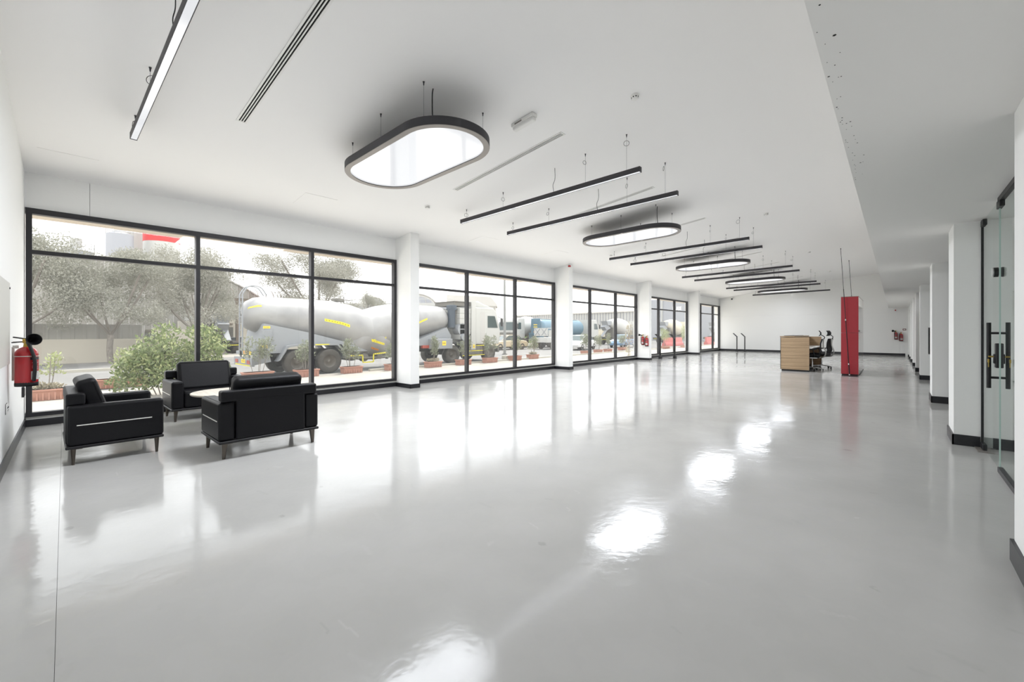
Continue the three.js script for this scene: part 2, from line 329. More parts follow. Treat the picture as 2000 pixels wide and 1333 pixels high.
function glassFront(n, d0, d1, door0, door1, reach = 0.06) { // fixed panes with channels, and a pivot door between door0 and door1
  const o = structGroup(`door_${n}`);
  part('jamb_strip', bx(0.02, YS, 0.012, XG, YS / 2, -d1 + 0.008), M.black, o);
  const leaf = part('door_leaf', [put(new THREE.PlaneGeometry(door1 - door0 - 0.012, YS - 0.03), XG, YS / 2, -(door0 + door1) / 2, 0, PI / 2, 0)], M.officeGlass, o);
  part('glass_edge', bx(0.011, YS - 0.03, 0.004, XG, YS / 2, -door0 - 0.006), M.glassEdge, leaf);
  for (const [y, s] of [[0.04, -1], [YS - 0.05, 1]]) part('patch_fitting', rb(0.035, 0.065, 0.15, 0.006, XG, y, -door1 + 0.09), M.black, leaf);
  const hd = door0 + 0.09, hy = 1.07;
  for (const s of [-1, 1]) part('pull_handle', [cyl(0.016, 0.016, 0.62, XG + s * reach, hy, -hd, 0, 0, 0, 16), cyl(0.011, 0.011, reach, XG + s * reach / 2, hy + 0.21, -hd, 0, 0, PI / 2, 12), cyl(0.011, 0.011, reach, XG + s * reach / 2, hy - 0.21, -hd, 0, 0, PI / 2, 12)], M.black, leaf);
  const lock = part('lock', [rb(0.05, 0.23, 0.07, 0.008, XG, hy, -hd + 0.045), rb(0.07, 0.09, 0.05, 0.006, XG, hy - 0.03, -hd + 0.04)], M.black, leaf);
  for (const s of [-1, 1]) part('key', [cyl(0.008, 0.008, 0.045, XG + s * 0.045, hy - 0.01, -hd + 0.045, 0, 0, PI / 2, 10), rb(0.012, 0.035, 0.03, 0.004, XG + s * 0.066, hy - 0.05, -hd + 0.045), bx(0.006, 0.05, 0.012, XG + s * 0.066, hy - 0.085, -hd + 0.045)], M.brass, lock);
  part('pivot_plate', bx(0.16, 0.006, 0.32, XG + 0.02, 0.004, -door1 + 0.1), M.trimRing, o);
  part('fixed_pane', put(new THREE.PlaneGeometry(door0 - d0 - 0.02, YS - 0.02), XG, YS / 2, -(door0 + d0) / 2, 0, PI / 2, 0), M.officeGlass, o);
  part('bottom_channel', bx(0.035, 0.045, door0 - d0 - 0.02, XG, 0.0225, -(door0 + d0) / 2), M.frame, o);
  part('top_channel', bx(0.035, 0.045, door0 - d0 - 0.02, XG, YS - 0.0225, -(door0 + d0) / 2), M.frame, o);
  part('corner_patch', rb(0.035, 0.07, 0.16, 0.006, XG, YS - 0.06, -door0 + 0.03), M.black, o);
  if (n === 1) part('viewer', [cyl(0.045, 0.045, 0.03, XG - 0.02, 1.85, -door0 - 0.05, 0, 0, PI / 2, 24), cyl(0.045, 0.05, 0.012, XG + 0.02, 1.85, -door0 - 0.05, 0, 0, PI / 2, 24)], M.black, o), part('viewer_cap', cyl(0.042, 0.042, 0.01, XG - 0.038, 1.85, -door0 - 0.05, 0, 0, PI / 2, 24), M.brightChrome, o);
}
glassFront(1, 3.67, 6.99, 5.92, 6.97);
glassFront(2, 7.6, 10.79, 8.0, 9.0, 0.05);
glassFront(3, 11.4, 15.69, 13.7, 15.0, 0.13);
// paint chips along the edge of the soffit
{
  const r = rng(77), g = [];
  for (let k = 0; k < 46; k++) { const d = 1.75 + r() * 2.8, s = 0.002 + r() * r() * 0.006; g.push(put(new THREE.CylinderGeometry(s, s * 0.8, 0.0012, 5), XS + 0.012 + r() * r() * 0.09, YS - 0.0006, -d, 0, r() * 6, 0)); }
  const m = part('paint_chips', g, M.slotDark, scene); tag(m, 'dark paint chips along the torn edge of the grey soffit', 'paint chips'); m.userData.kind = 'stuff';
}
// access hatches in the ceiling
const slope = Math.atan(0.12);
[[-8.1, 0.2], [-7.6, 3.2], [-7.7, 7.4], [-7.5, 10.2]].forEach(([x, d], k) => {
  const m = struct(`trim_${k + 2}`, [put(bx(0.55, 0.004, 0.55), 0, 0, 0, 0, 0, slope)], M.ceiling); m.position.copy(P(x, d, ceilY(x) - 0.002));
});

// ---------------------------------------------------------------- ceiling fittings
const order = ['nearest', 'second', 'third', 'fourth', 'fifth', 'sixth', 'seventh', 'eighth', 'ninth', 'farthest'];
function slotDiffuser(d, x0, x1, label) {
  const o = thing('slot_diffuser', label, 'air vent', P((x0 + x1) / 2, d, ceilY((x0 + x1) / 2)), 0, 'linear slot diffusers across the ceiling'); o.rotation.z = slope;
  const L = (x1 - x0) / Math.cos(slope);
  part('backing', bx(L - 0.02, 0.002, 0.086, 0, -0.0012, 0), M.slotDark, o);
  for (const [z, w] of [[-0.044, 0.02], [0.044, 0.02], [-0.013, 0.011], [0.013, 0.011]]) part(w > 0.01 ? 'flange' : 'blade', bx(L, 0.006, w, 0, -0.005, z), M.white, o);
  for (const s of [-1, 1]) part('end_cap', bx(0.02, 0.006, 0.108, s * L / 2, -0.005, 0), M.white, o);
}
[1.57, 4.89, 7.9, 10.92, 13.88, 16.9, 19.9, 22.9, 25.9, 28.6].forEach((d, k) => slotDiffuser(d, -5.79, k === 0 ? -2.9 : -3.47, `white linear air diffuser with dark slots in the ceiling, ${order[k]} from the camera`));
[[-2.39, 4.9], [-6.67, 4.93], [-2.37, 12.0], [-6.66, 12.0], [-2.35, 18.9], [-6.66, 19.0], [-2.35, 25.6]].forEach(([x, d], k) => {
  const o = thing('smoke_detector', `white round smoke detector on the ceiling, ${order[Math.floor(k / 2)]} one along the ${x > -4 ? 'bulkhead' : 'window'} side`, 'smoke detector', P(x, d, ceilY(x)), 0, 'smoke detectors on the ceiling'); o.rotation.z = slope;
  part('base', cyl(0.055, 0.05, 0.018, 0, -0.009, 0), M.white, o); part('cover', lathe([[0, -0.055], [0.03, -0.053], [0.042, -0.04], [0.044, -0.018]]), M.white, o);
  part('vents', Array.from({ length: 8 }, (_, i) => bx(0.004, 0.014, 0.013, Math.cos(i * PI / 4) * 0.0425, -0.03, Math.sin(i * PI / 4) * 0.0425, 0, -i * PI / 4, 0)), M.slotDark, o);
});
{
  const o = thing('emergency_light', 'white boxy emergency light fixed to the ceiling beside the oval pendant', 'light', P(-3.6, 4.2, ceilY(-3.6)), 0); o.rotation.z = slope;
  part('housing', rb(0.37, 0.05, 0.10, 0.01, 0, -0.026, 0), M.white, o); part('cover', rb(0.35, 0.05, 0.08, 0.018, 0, -0.07, 0), M.white, o); part('battery_label', bx(0.12, 0.02, 0.002, -0.06, -0.03, 0.051), M.trimRing, o);
}
function hang(o, x, z, yLight, X, coil, seed) { // wire, its ceiling anchor and a loop of spare wire; in the fitting's own axes (fitting at height of o)
  const top = ceilY(X) - o.position.y;
  part('wire', bar(V(x, yLight, z), V(x, top - 0.03, z), 0.0018, 5), M.wire, o);
  part('anchor', [cyl(0.009, 0.005, 0.038, x, top - 0.022, z, 0, 0, 0, 10), cyl(0.012, 0.012, 0.004, x, top - 0.003, z, 0, 0, 0, 10)], M.fixture, o);
  if (coil) { const r = rng(seed), s = 0.025 + r() * 0.022, g = new THREE.TorusGeometry(s, 0.0028, 6, 20); g.rotateY(r() * 3); g.translate(x - 0.045 + r() * 0.05, top - 0.1 - r() * 0.06, z + (r() - 0.5) * 0.06); part('spare_wire_loop', g, M.black, o); }
}
const TILT = 0.02;
function stadium(w, d, r = d / 2) { const s = new THREE.Shape(), a = w / 2, b = d / 2; s.moveTo(-a + r, -b); s.lineTo(a - r, -b); s.absarc(a - r, b - r - (b - r), r, -PI / 2, PI / 2, false); s.lineTo(-a + r, b); s.absarc(-a + r, 0, r, PI / 2, PI * 1.5, false); return s; }
[3.24, 9.33, 15.42, 21.42, 27.7].forEach((d, k) => {
  const W = 2.38, Dp = 1.12, X = -4.69, o = thing('oval_pendant', `dark-rimmed oval glowing pendant panel, ${['nearest', 'second', 'third', 'fourth', 'farthest'][k]} of the five`, 'pendant light', P(X, d, 3.52), 0, 'oval pendant lights down the middle of the hall');
  const flat = (g) => { g.rotateX(PI / 2); return g; };
  const body = new THREE.Group(); // only used to compute the tilt
  const ring = stadium(W, Dp); ring.holes.push(stadium(W - 0.03, Dp - 0.03));
  const side = flat(new THREE.ExtrudeGeometry(ring, { depth: 0.095, bevelEnabled: false, curveSegments: 28 })); side.translate(0, 0.095, 0); side.rotateZ(TILT); part('rim', side, M.fixture, o);
  const lip = stadium(W - 0.006, Dp - 0.006); lip.holes.push(stadium(W - 0.15, Dp - 0.15));
  const under = flat(new THREE.ExtrudeGeometry(lip, { depth: 0.008, bevelEnabled: false, curveSegments: 28 })); under.translate(0, 0.004, 0); under.rotateZ(TILT); part('trim_ring', under, M.trimRing, o);
  const dif = flat(new THREE.ExtrudeGeometry(stadium(W - 0.14, Dp - 0.14), { depth: 0.012, bevelEnabled: false, curveSegments: 28 })); dif.translate(0, 0.026, 0); dif.rotateZ(TILT); part('glowing_diffuser', dif, M.glow, o);
  const lid = flat(new THREE.ExtrudeGeometry(stadium(W - 0.02, Dp - 0.02), { depth: 0.004, bevelEnabled: false, curveSegments: 28 })); lid.translate(0, 0.095, 0); lid.rotateZ(TILT); part('lid', lid, M.fixture, o);
  for (const [x, z] of [[-0.75, 0.45], [0.85, 0.45], [-0.75, -0.45], [0.85, -0.45], [0.05, 0.5], [0.05, -0.5]]) hang(o, x, z, 0.095 + x * TILT, X + x, false, 1);
  const top = ceilY(X + 0.82) - 3.52; part('power_cable', tube([V(0.82, 0.1, 0.3), V(0.83, 0.16, 0.31), V(0.82, top * 0.5, 0.31), V(0.815, top - 0.05, 0.305), V(0.82, top, 0.3)], 0.007, 7), M.black, o);
  const L = new THREE.RectAreaLight(0xf4f8ff, PANEL_LIGHT * [1, 1, 1, 0.7, 0.25][k], 2.2, 1.0); L.position.set(X, 3.492, -d); L.lookAt(X - TILT, 2.492, -d); scene.add(L);
});
[0.68, 5.67, 7.06, 11.7, 13.1, 17.7, 19.15, 23.85, 25.25, 29.4].forEach((d, k) => {
  const X0 = -6.52, X1 = -2.68, X = (X0 + X1) / 2, L = X1 - X0, Y = k === 0 ? 3.56 : 3.53;
  const o = thing('linear_pendant', `long black bar pendant with a white glowing underside, ${order[k]} from the camera`, 'pendant light', P(X, d, Y), 0, 'bar pendant lights across the hall');
  part('profile', [put(bx(L, 0.062, 0.064, 0, 0.036, 0), 0, 0, 0, 0, 0, TILT), put(bx(L, 0.012, 0.005, 0, 0, 0.0295), 0, 0, 0, 0, 0, TILT), put(bx(L, 0.012, 0.005, 0, 0, -0.0295), 0, 0, 0, 0, 0, TILT)], M.fixture, o);
  for (const s of [-1, 1]) part('end_cap', put(bx(0.006, 0.078, 0.066, s * (L / 2 + 0.003), 0.03, 0), 0, 0, 0, 0, 0, TILT), M.fixture, o);
  part('glowing_diffuser', put(bx(L - 0.004, 0.008, 0.053, 0, 0.001, 0), 0, 0, 0, 0, 0, TILT), M.glow, o);
  [-1.77, -0.76, 1.01, 1.71].forEach((x, i) => hang(o, x, 0, 0.066 + x * TILT, X + x, true, k * 10 + i + 3));
  const cx = 0.42, top = ceilY(X + cx) - Y; part('power_cable', tube([V(cx - 0.02, 0.07, 0), V(cx - 0.03, 0.2, 0.01), V(cx, top * 0.6, 0), V(cx, top, 0)], 0.004, 6), M.black, o);
  const R = new THREE.RectAreaLight(0xf4f8ff, BAR_LIGHT * (k > 8 ? 0.1 : k > 6 ? 0.6 : 1), L - 0.05, 0.05); R.position.set(X, Y - 0.009, -d); R.lookAt(X - TILT, Y - 1.009, -d); scene.add(R);
});
{
  const o = thing('alarm_sounder', 'small red alarm sounder at the top of a white pillar', 'alarm', P(-8.06, 11.75, 3.49), 0);
  part('base', cyl(0.05, 0.05, 0.03, 0, 0.02, 0), M.white, o); part('dome', cyl(0.045, 0.05, 0.05, 0, -0.02, 0), M.red, o);
  const c = thing('security_camera', 'small dark dome camera in the far corner by the windows', 'camera', P(-7.9, DF - 0.07, 3.42), 0);
  part('base', cyl(0.05, 0.05, 0.1, 0, 0, 0, PI / 2), M.white, c); part('dome', put(new THREE.SphereGeometry(0.05, 16, 10), 0, -0.03, 0.07), M.black, c);
  const e = thing('wall_sensor', 'tiny red sensor high on the far wall beside the soffit', 'sensor', P(0.02, DF - 0.03, 2.4), 0);
  part('base', cyl(0.04, 0.04, 0.03, 0, 0, 0, PI / 2), M.white, e); part('cap', cyl(0.03, 0.03, 0.03, 0, 0, 0.03, PI / 2), M.red, e);
}

// ---------------------------------------------------------------- lounge seating. local: front towards +z, width along x
function armchair(label, pos, turn) {
  const o = thing('armchair', label, 'armchair', pos, turn, 'black leather armchairs round the coffee table');
  const w = 0.985, d = 0.735, y0 = 0.185, arm = 0.575, aw = 0.145;
  part('base_frame', [rb(w, 0.028, d, 0.01, 0, 0.172, 0), bx(w - 0.06, 0.016, d - 0.06, 0, 0.19, 0)], M.leatherDark, o);
  for (const s of [-1, 1]) {
    const a = part('armrest', rb(aw, arm - y0, d - 0.012, 0.03, s * (w / 2 - aw / 2), (arm + y0) / 2, 0.006, 0, 0, 0, 4), M.leather, o);
    part('trim_strip', bx(0.006, 0.009, d * 0.76, s * (w / 2 + 0.001), 0.385, -0.012), M.strip, a);
    part('seam', bx(0.003, 0.003, d - 0.07, s * (w / 2 - 0.028), arm + 0.0003, 0.006), M.piping, a);
  }
  // back panel: fills between the arms and carries a rail that runs over them
  part('back_panel', [rb(w - 2 * aw - 0.012, 0.44, 0.13, 0.02, 0, 0.4, -d / 2 + 0.07), rb(w - 0.045, 0.115, 0.135, 0.022, 0, 0.635, -d / 2 + 0.07)], M.leather, o);
  part('seat_cushion', [rb(w - 2 * aw - 0.008, 0.235, d - 0.125, 0.04, 0, 0.305, 0.072, 0, 0, 0, 4)], M.leather, o);
  const c = part('back_cushion', rb(w - 2 * aw - 0.012, 0.45, 0.16, 0.05, 0, 0.6, -0.165, -0.30, 0, 0, 4), M.leather, o);
  part('piping', [-1, 1].map(s => put(bx(0.006, 0.4, 0.006), s * 0.342, 0.6, -0.1, -0.30)), M.piping, c);
  for (const [sx, sz] of [[-1, -1], [1, -1], [-1, 1], [1, 1]]) {
    const q = new THREE.CylinderGeometry(0.031, 0.016, 0.155, 4); q.rotateY(PI / 4); q.scale(1.1, 1, 0.85); q.applyMatrix4(new THREE.Matrix4().makeShear(0, 0, -sx * 0.05, 0, -sz * 0.03, 0));
    part('leg', [put(q, sx * (w / 2 - 0.055), 0.0775, sz * (d / 2 - 0.055)), bx(0.085, 0.012, 0.035, sx * (w / 2 - 0.085), 0.154, sz * (d / 2 - 0.055)), bx(0.035, 0.012, 0.075, sx * (w / 2 - 0.055), 0.154, sz * (d / 2 - 0.08))], M.chrome, o);
  }
  return o;
}
armchair('black leather armchair nearest the left wall, turned side-on to the camera', P(-6.345, 0.49, 0), PI);          // looks along the hall
armchair('black leather armchair standing against the window, facing into the room', P(-7.925, 1.68, 0), PI / 2);
armchair('black leather armchair with its back to the camera, facing the window', P(-5.355, 1.65, 0), -PI / 2);
{
  const o = thing('coffee_table', 'round wooden coffee table between the black armchairs', 'table', P(-6.62, 1.66, 0), 0);
  part('tabletop', boxUV(lathe([[0, 0.47], [0.42, 0.47], [0.43, 0.476], [0.43, 0.49], [0.425, 0.494], [0, 0.494]], 48)), M.paleWood, o);
  part('column', cyl(0.03, 0.03, 0.45, 0, 0.24, 0), M.chrome, o); part('foot', lathe([[0, 0], [0.25, 0], [0.25, 0.012], [0.05, 0.025], [0, 0.025]]), M.chrome, o);
}

// ---------------------------------------------------------------- extinguishers. local: wall behind at -z
const extLabel = canvasTex(256, 512, (c, w, h) => {
  c.fillStyle = '#a3171f'; c.fillRect(0, 0, w, h); c.fillStyle = '#1b2130'; c.fillRect(0, 10, w, 52);
  c.fillStyle = '#e9d9d6'; const r = rng(5); for (let y = 90; y < 300; y += 30) for (let x = 24; x < 220; x += 12) if (r() < 0.55) c.fillRect(x, y, 4 + r() * 8, 6 + r() * 12);
  c.fillStyle = '#d9d9d5'; c.fillRect(10, 316, w - 20, 186); c.fillStyle = '#6d6d70'; for (let y = 332; y < 490; y += 14) for (let x = 22; x < 226; x += 10) if (r() < 0.6) c.fillRect(x, y, 6, 5);
});
M.extLabel = std({ map: extLabel, roughness: 0.4 });
function extinguisher(label, pos, turn, kind, H, R) {
  const o = thing('fire_extinguisher', label, 'fire extinguisher', pos, turn, 'red fire extinguishers on the walls');
  part('cylinder', lathe([[0, 0], [R * 0.94, 0], [R, 0.012], [R, H - R * 0.9], [R * 0.95, H - R * 0.6], [R * 0.72, H - R * 0.25], [R * 0.4, H - R * 0.05], [R * 0.3, H]], 32), M.red, o);
  part('foot_ring', lathe([[R * 0.8, -0.02], [R * 1.0, -0.02], [R * 1.02, 0.0], [R * 1.0, 0.02]], 28), M.leatherDark, o);
  const lab = new THREE.CylinderGeometry(R + 0.0012, R + 0.0012, H * 0.62, 24, 1, true, -0.75, 1.7); lab.translate(0, H * 0.42, 0); part('printed_label', lab, M.extLabel, o);
  const v = part('valve', [cyl(R * 0.22, R * 0.3, 0.05, 0, H + 0.02, 0), rb(0.035, 0.045, 0.05, 0.008, 0, H + 0.06, 0)], M.brass, o);
  part('lever', [bx(0.02, 0.012, 0.14, 0, H + 0.085, -0.03, 0.18), bx(0.02, 0.01, 0.12, 0, H + 0.05, -0.05, -0.12)], kind ? M.black : M.red, v);
  if (kind === 'gas') {
    const horn = lathe([[0.014, 0], [0.018, 0.03], [0.04, 0.11], [0.054, 0.14], [0.058, 0.145], [0.054, 0.146], [0.036, 0.11], [0.012, 0.03], [0.0, 0.03]], 28); horn.rotateZ(PI / 2 - 0.12); horn.rotateY(0.75);
    part('horn', put(horn, -0.02, H + 0.06, 0.03), M.black, o);
    part('seal', bx(0.05, 0.006, 0.02, 0, H + 0.095, 0.01, 0, 0.5, 0), M.yellow, o);
  }
  part('hose', tube([V(-0.02, H + 0.045, 0.02), V(-0.05, H + 0.02, R * 0.6), V(-0.055, H - 0.1, R + 0.006), V(-0.05, H * 0.5, R + 0.012), V(-0.05, 0.08, R + 0.006), V(-0.045, 0.03, R)], 0.014, 10), M.black, o);
  part('bracket', [bx(0.03, H * 0.9, 0.006, 0, H * 0.55, -R - 0.02), bx(0.03, 0.03, 0.03, 0, H + 0.0, -R + 0.0), bar(V(0, H + 0.05, -R - 0.02), V(0, H + 0.05, -0.01), 0.006), new THREE.TorusGeometry(R + 0.004, 0.004, 6, 28).rotateX(PI / 2).translate(0, H * 0.75, 0)], M.steelPlate, o);
  return o;
}
extinguisher('large red fire extinguisher with a black horn on the left wall beside the window frame', P(-6.5, -0.132, 0.765), PI, 'gas', 0.375, 0.082).rotation.y = PI - 0.5;
extinguisher('slim red fire extinguisher with horn, left one of the pair on the pillar', P(-8.36, 17.935, 0.69), 0, 'gas', 0.36, 0.06);
extinguisher('stout red fire extinguisher with white label, right one of the pair on the pillar', P(-8.17, 17.925, 0.64), 0, '', 0.36, 0.075);
extinguisher('slim red fire extinguisher with horn, left one of the pair on the far wall', P(0.04, DF - 0.1, 0.87), 0, 'gas', 0.36, 0.065);
extinguisher('stout red fire extinguisher with white label, right one of the pair on the far wall', P(0.24, DF - 0.1, 0.79), 0, '', 0.36, 0.08);
{
  const o = thing('alarm_call_point', 'small red alarm call point box on the far wall above the extinguishers', 'alarm', P(0.37, DF - 0.02, 1.38), 0);
  part('housing', rb(0.13, 0.09, 0.035, 0.006), std({ color: 0x6a1c20, roughness: 0.5 }), o); part('window', bx(0.08, 0.04, 0.004, 0, 0, 0.019), M.white, o);
}
// ---------------------------------------------------------------- left wall plates
{
  const a = -Math.atan(0.027), at = (x, y, off) => P(x, leftD(x) + off, y);
  const o = thing('metal_cover_panel', 'pale metal cover panel screwed to the left wall', 'panel', at(-5.9, 1.375, 0.012), PI + a);
  part('plate', rb(1.0, 0.79, 0.02, 0.006), M.steelPlate, o);
  for (const [x, y] of [[-0.45, 0.34], [-0.45, -0.34], [0.45, 0.34]]) part('screw', cyl(0.01, 0.01, 0.006, x, y, 0.012, PI / 2, 0, 0, 10), M.black, o);
  const s = thing('wall_socket', 'white power socket low on the left wall', 'socket', at(-6.35, 0.55, 0.006), PI + a);
  part('plate', rb(0.15, 0.09, 0.012, 0.004), M.white, s); part('back_box', rb(0.16, 0.1, 0.004, 0.002, 0, 0, -0.005), M.black, s); for (const x of [-0.035, 0.035]) part('outlet', [bx(0.008, 0.014, 0.003, x - 0.012, 0.012, 0.007), bx(0.008, 0.014, 0.003, x + 0.012, 0.012, 0.007), bx(0.012, 0.006, 0.003, x, -0.015, 0.007)], M.black, s);
  const t = thing('cable_box', 'small dark cable box on the left wall by the window frame', 'socket', at(-8.25, 0.52, 0.012), PI + a);
  part('box', rb(0.09, 0.13, 0.024, 0.004), M.frame, t); part('cover', rb(0.07, 0.1, 0.004, 0.002, 0, 0, 0.013), M.black, t);
}
// ---------------------------------------------------------------- bent black display stands
function displayStand(label, pos, turn) {
  const o = thing('display_stand', label, 'stand', pos, turn, 'bent black display stands');
  part('base', rb(0.34, 0.012, 0.30, 0.003, 0, 0.006, 0.05), M.black, o); part('foot_block', rb(0.2, 0.125, 0.1, 0.006, 0, 0.075, -0.07), M.frame, o);
  part('post', rb(0.12, 0.9, 0.035, 0.005, 0, 0.5, -0.06), M.black, o);
  const h = part('sloping_head', rb(0.24, 0.31, 0.022, 0.005, 0, 0.965, 0.03, -0.0), M.black, o); h.geometry.translate(0, -0.965, -0.03); h.position.set(0, 1.045, 0.04); h.rotation.x = 0.78;
  part('screen', bx(0.21, 0.27, 0.003, 0, 0, 0.0125), M.frame, h);
}
displayStand('bent black display stand next to the pillar with the extinguishers', P(-8.2, 19.3, 0), -PI / 2);
displayStand('bent black display stand by the window, second from the extinguisher pillar', P(-7.75, 19.9, 0), -PI / 2);
displayStand('bent black display stand by the far wall, the one nearer the windows', P(-7.5, 29.5, 0), -PI / 2);
displayStand('bent black display stand by the far wall, the one nearer the desk', P(-7.05, 29.5, 0), -PI / 2);

// ---------------------------------------------------------------- reception desk, chairs, red block, poles
{
  const o = thing('reception_desk', 'wood-grain reception desk with a raised counter', 'desk', P(-2.79, 16.2, 0), 0); // local x across, -z along
  const L = 3.0;
  part('end_panel', boxUV(rb(0.77, 1.04, 0.04, 0.004, 0.4, 0.575, -0.02)), M.wood, o);
  part('end_panel', boxUV(rb(0.77, 1.04, 0.04, 0.004, 0.4, 0.575, -L + 0.02)), M.wood, o);
  part('front_panel', boxUV(bx(0.04, 1.04, L - 0.08, 0.035, 0.575, -L / 2)), M.wood, o);
  part('edge_strip', bx(0.012, 1.045, 0.045, 0.008, 0.575, -0.02), M.black, o);
  part('counter_top', boxUV(rb(0.42, 0.03, L + 0.02, 0.004, 0.2, 1.12, -L / 2)), M.wood, o);
  part('counter_slab', rb(0.30, 0.012, 1.8, 0.003, 0.22, 1.142, -1.1), M.leatherDark, o);
  part('riser_panel', boxUV(bx(0.03, 0.34, L - 0.08, 0.4, 0.93, -L / 2)), M.wood, o);
  part('worktop', rb(0.62, 0.03, L - 0.08, 0.004, 0.52, 0.75, -L / 2), M.white, o);
  part('plinth', bx(0.74, 0.055, L - 0.06, 0.4, 0.0275, -L / 2), M.black, o);
}
function officeChair(label, pos, turn) { // local: faces +z
  const o = thing('office_chair', label, 'chair', pos, turn, 'mesh office chairs behind the desk');
  for (let k = 0; k < 5; k++) {
    const a = k / 5 * PI * 2 + 0.5, x = Math.sin(a), z = Math.cos(a), leg = part('leg', [bar(V(0, 0.115, 0), V(x * 0.29, 0.075, z * 0.29), 0.017, 8)], M.brightChrome, o);
    part('caster', [cyl(0.028, 0.028, 0.018, x * 0.29 + 0.014 * z, 0.028, z * 0.29 - 0.014 * x, PI / 2, 0, 0, 14), cyl(0.028, 0.028, 0.018, x * 0.29 - 0.014 * z, 0.028, z * 0.29 + 0.014 * x, PI / 2, 0, 0, 14), rb(0.03, 0.03, 0.03, 0.008, x * 0.29, 0.055, z * 0.29)].map(prep), M.black, leg);
  }
  part('gas_lift', [cyl(0.026, 0.026, 0.2, 0, 0.2, 0), cyl(0.014, 0.014, 0.14, 0, 0.36, 0), rb(0.2, 0.05, 0.24, 0.015, 0, 0.42, -0.02)], M.brightChrome, o);
  part('seat', rb(0.5, 0.08, 0.5, 0.035, 0, 0.485, 0.04, -0.04), M.mesh, o);
  const curve = [[0.0, -0.2, 0.53], [0, -0.27, 0.62], [0, -0.245, 0.74], [0, -0.25, 0.9], [0, -0.29, 1.04]];
  const back = prism([[-0.20, 0.53], [-0.16, 0.53], [-0.225, 0.64], [-0.2, 0.74], [-0.21, 0.9], [-0.25, 1.04], [-0.285, 1.04], [-0.245, 0.9], [-0.235, 0.74], [-0.262, 0.64]], 0.44, 0.012); back.rotateY(-PI / 2);
  part('backrest', back, M.mesh, o);
  part('back_frame', [tube([V(0, 0.42, -0.1), V(0, 0.45, -0.3), V(0, 0.62, -0.36), V(0, 0.8, -0.3), V(0.05, 1.03, -0.3)], 0.018, 8), tube([V(0, 0.42, -0.1), V(0, 0.45, -0.3), V(0, 0.62, -0.36), V(0, 0.8, -0.3), V(-0.05, 1.03, -0.3)], 0.018, 8)], M.steelPlate, o);
  const head = prism([[-0.2, 1.14], [-0.17, 1.13], [-0.21, 1.19], [-0.21, 1.25], [-0.17, 1.31], [-0.2, 1.315], [-0.245, 1.25], [-0.245, 1.18]], 0.28, 0.01); head.rotateY(-PI / 2);
  part('headrest', [head, tube([V(0, 1.02, -0.3), V(0, 1.1, -0.33), V(0, 1.18, -0.23)], 0.012, 7)], M.mesh, o);
  for (const s of [-1, 1]) part('armrest', [rb(0.08, 0.03, 0.25, 0.012, s * 0.28, 0.7, 0.0), tube([V(s * 0.2, 0.46, -0.06), V(s * 0.28, 0.5, -0.06), V(s * 0.28, 0.69, -0.02)], 0.016, 7)], M.black, o);
}
officeChair('black mesh office chair behind the desk, the nearer of the two', P(-2.02, 16.95, 0), -PI / 2 + 0.12);
officeChair('black mesh office chair behind the desk, the one farther down', P(-1.9, 18.2, 0), -PI / 2 - 0.2);
{
  const o = thing('red_display_block', 'tall red display block with glossy white sides', 'display block', P(-0.98, 15.78, 0), 0), L = 2.45, W = 0.40, H = 2.3;
  for (const s of [0, 1]) { const z = s ? -L + 0.01 : -0.01;
    for (const [y0, y1] of [[0.04, 1.245], [1.25, H]]) for (const [x0, x1] of [[-W / 2, -0.052], [-0.049, W / 2]]) part('red_panel', rb(x1 - x0, y1 - y0, 0.02, 0.002, (x0 + x1) / 2, (y0 + y1) / 2, z), M.redPanel, o);
  }
  for (const s of [-1, 1]) for (const [y0, y1] of [[0.04, 1.245], [1.25, H]]) for (let k = 0; k < 3; k++) part('white_panel', rb(0.02, y1 - y0, (L - 0.05) / 3 - 0.004, 0.002, s * (W / 2 - 0.01), (y0 + y1) / 2, -0.025 - (k + 0.5) * (L - 0.05) / 3), M.whiteGloss, o);
  part('core', bx(W - 0.04, H - 0.06, L - 0.04, 0, H / 2 + 0.02, -L / 2), M.trimRing, o);
  part('top', bx(W, 0.012, L, 0, H + 0.006, -L / 2), M.trimRing, o); part('plinth', bx(W - 0.03, 0.04, L - 0.04, 0, 0.02, -L / 2), M.black, o);
}
function poleStand(label, pos, lean) {
  const o = thing('telescopic_pole', label, 'pole', pos, 0, 'tall telescopic poles at the red block');
  part('base_plate', rb(0.36, 0.014, 0.26, 0.004, 0, 0.007, 0), M.frame, o);
  const q = (y) => V(-lean * y, y, 0.0);
  [[0.014, 0.34, 0.014], [0.34, 1.62, 0.011], [1.62, 2.52, 0.009], [2.52, 3.7, 0.006]].forEach(([a, b, r]) => part('pole_section', bar(q(a), q(b), r, 10), M.black, o));
  for (const y of [0.03, 0.34, 1.62]) part('collar', bar(q(y - 0.02), q(y + 0.025), 0.018, 12), M.brightChrome, o);
  part('tip', bar(q(3.69), q(3.72), 0.012, 8), M.black, o);
}
poleStand('tall telescopic pole on a flat base in front of the red block', P(-0.97, 15.6, 0), 0.055);
poleStand('tall telescopic pole rising behind the far end of the red block', P(-0.96, 18.45, 0), 0.055);

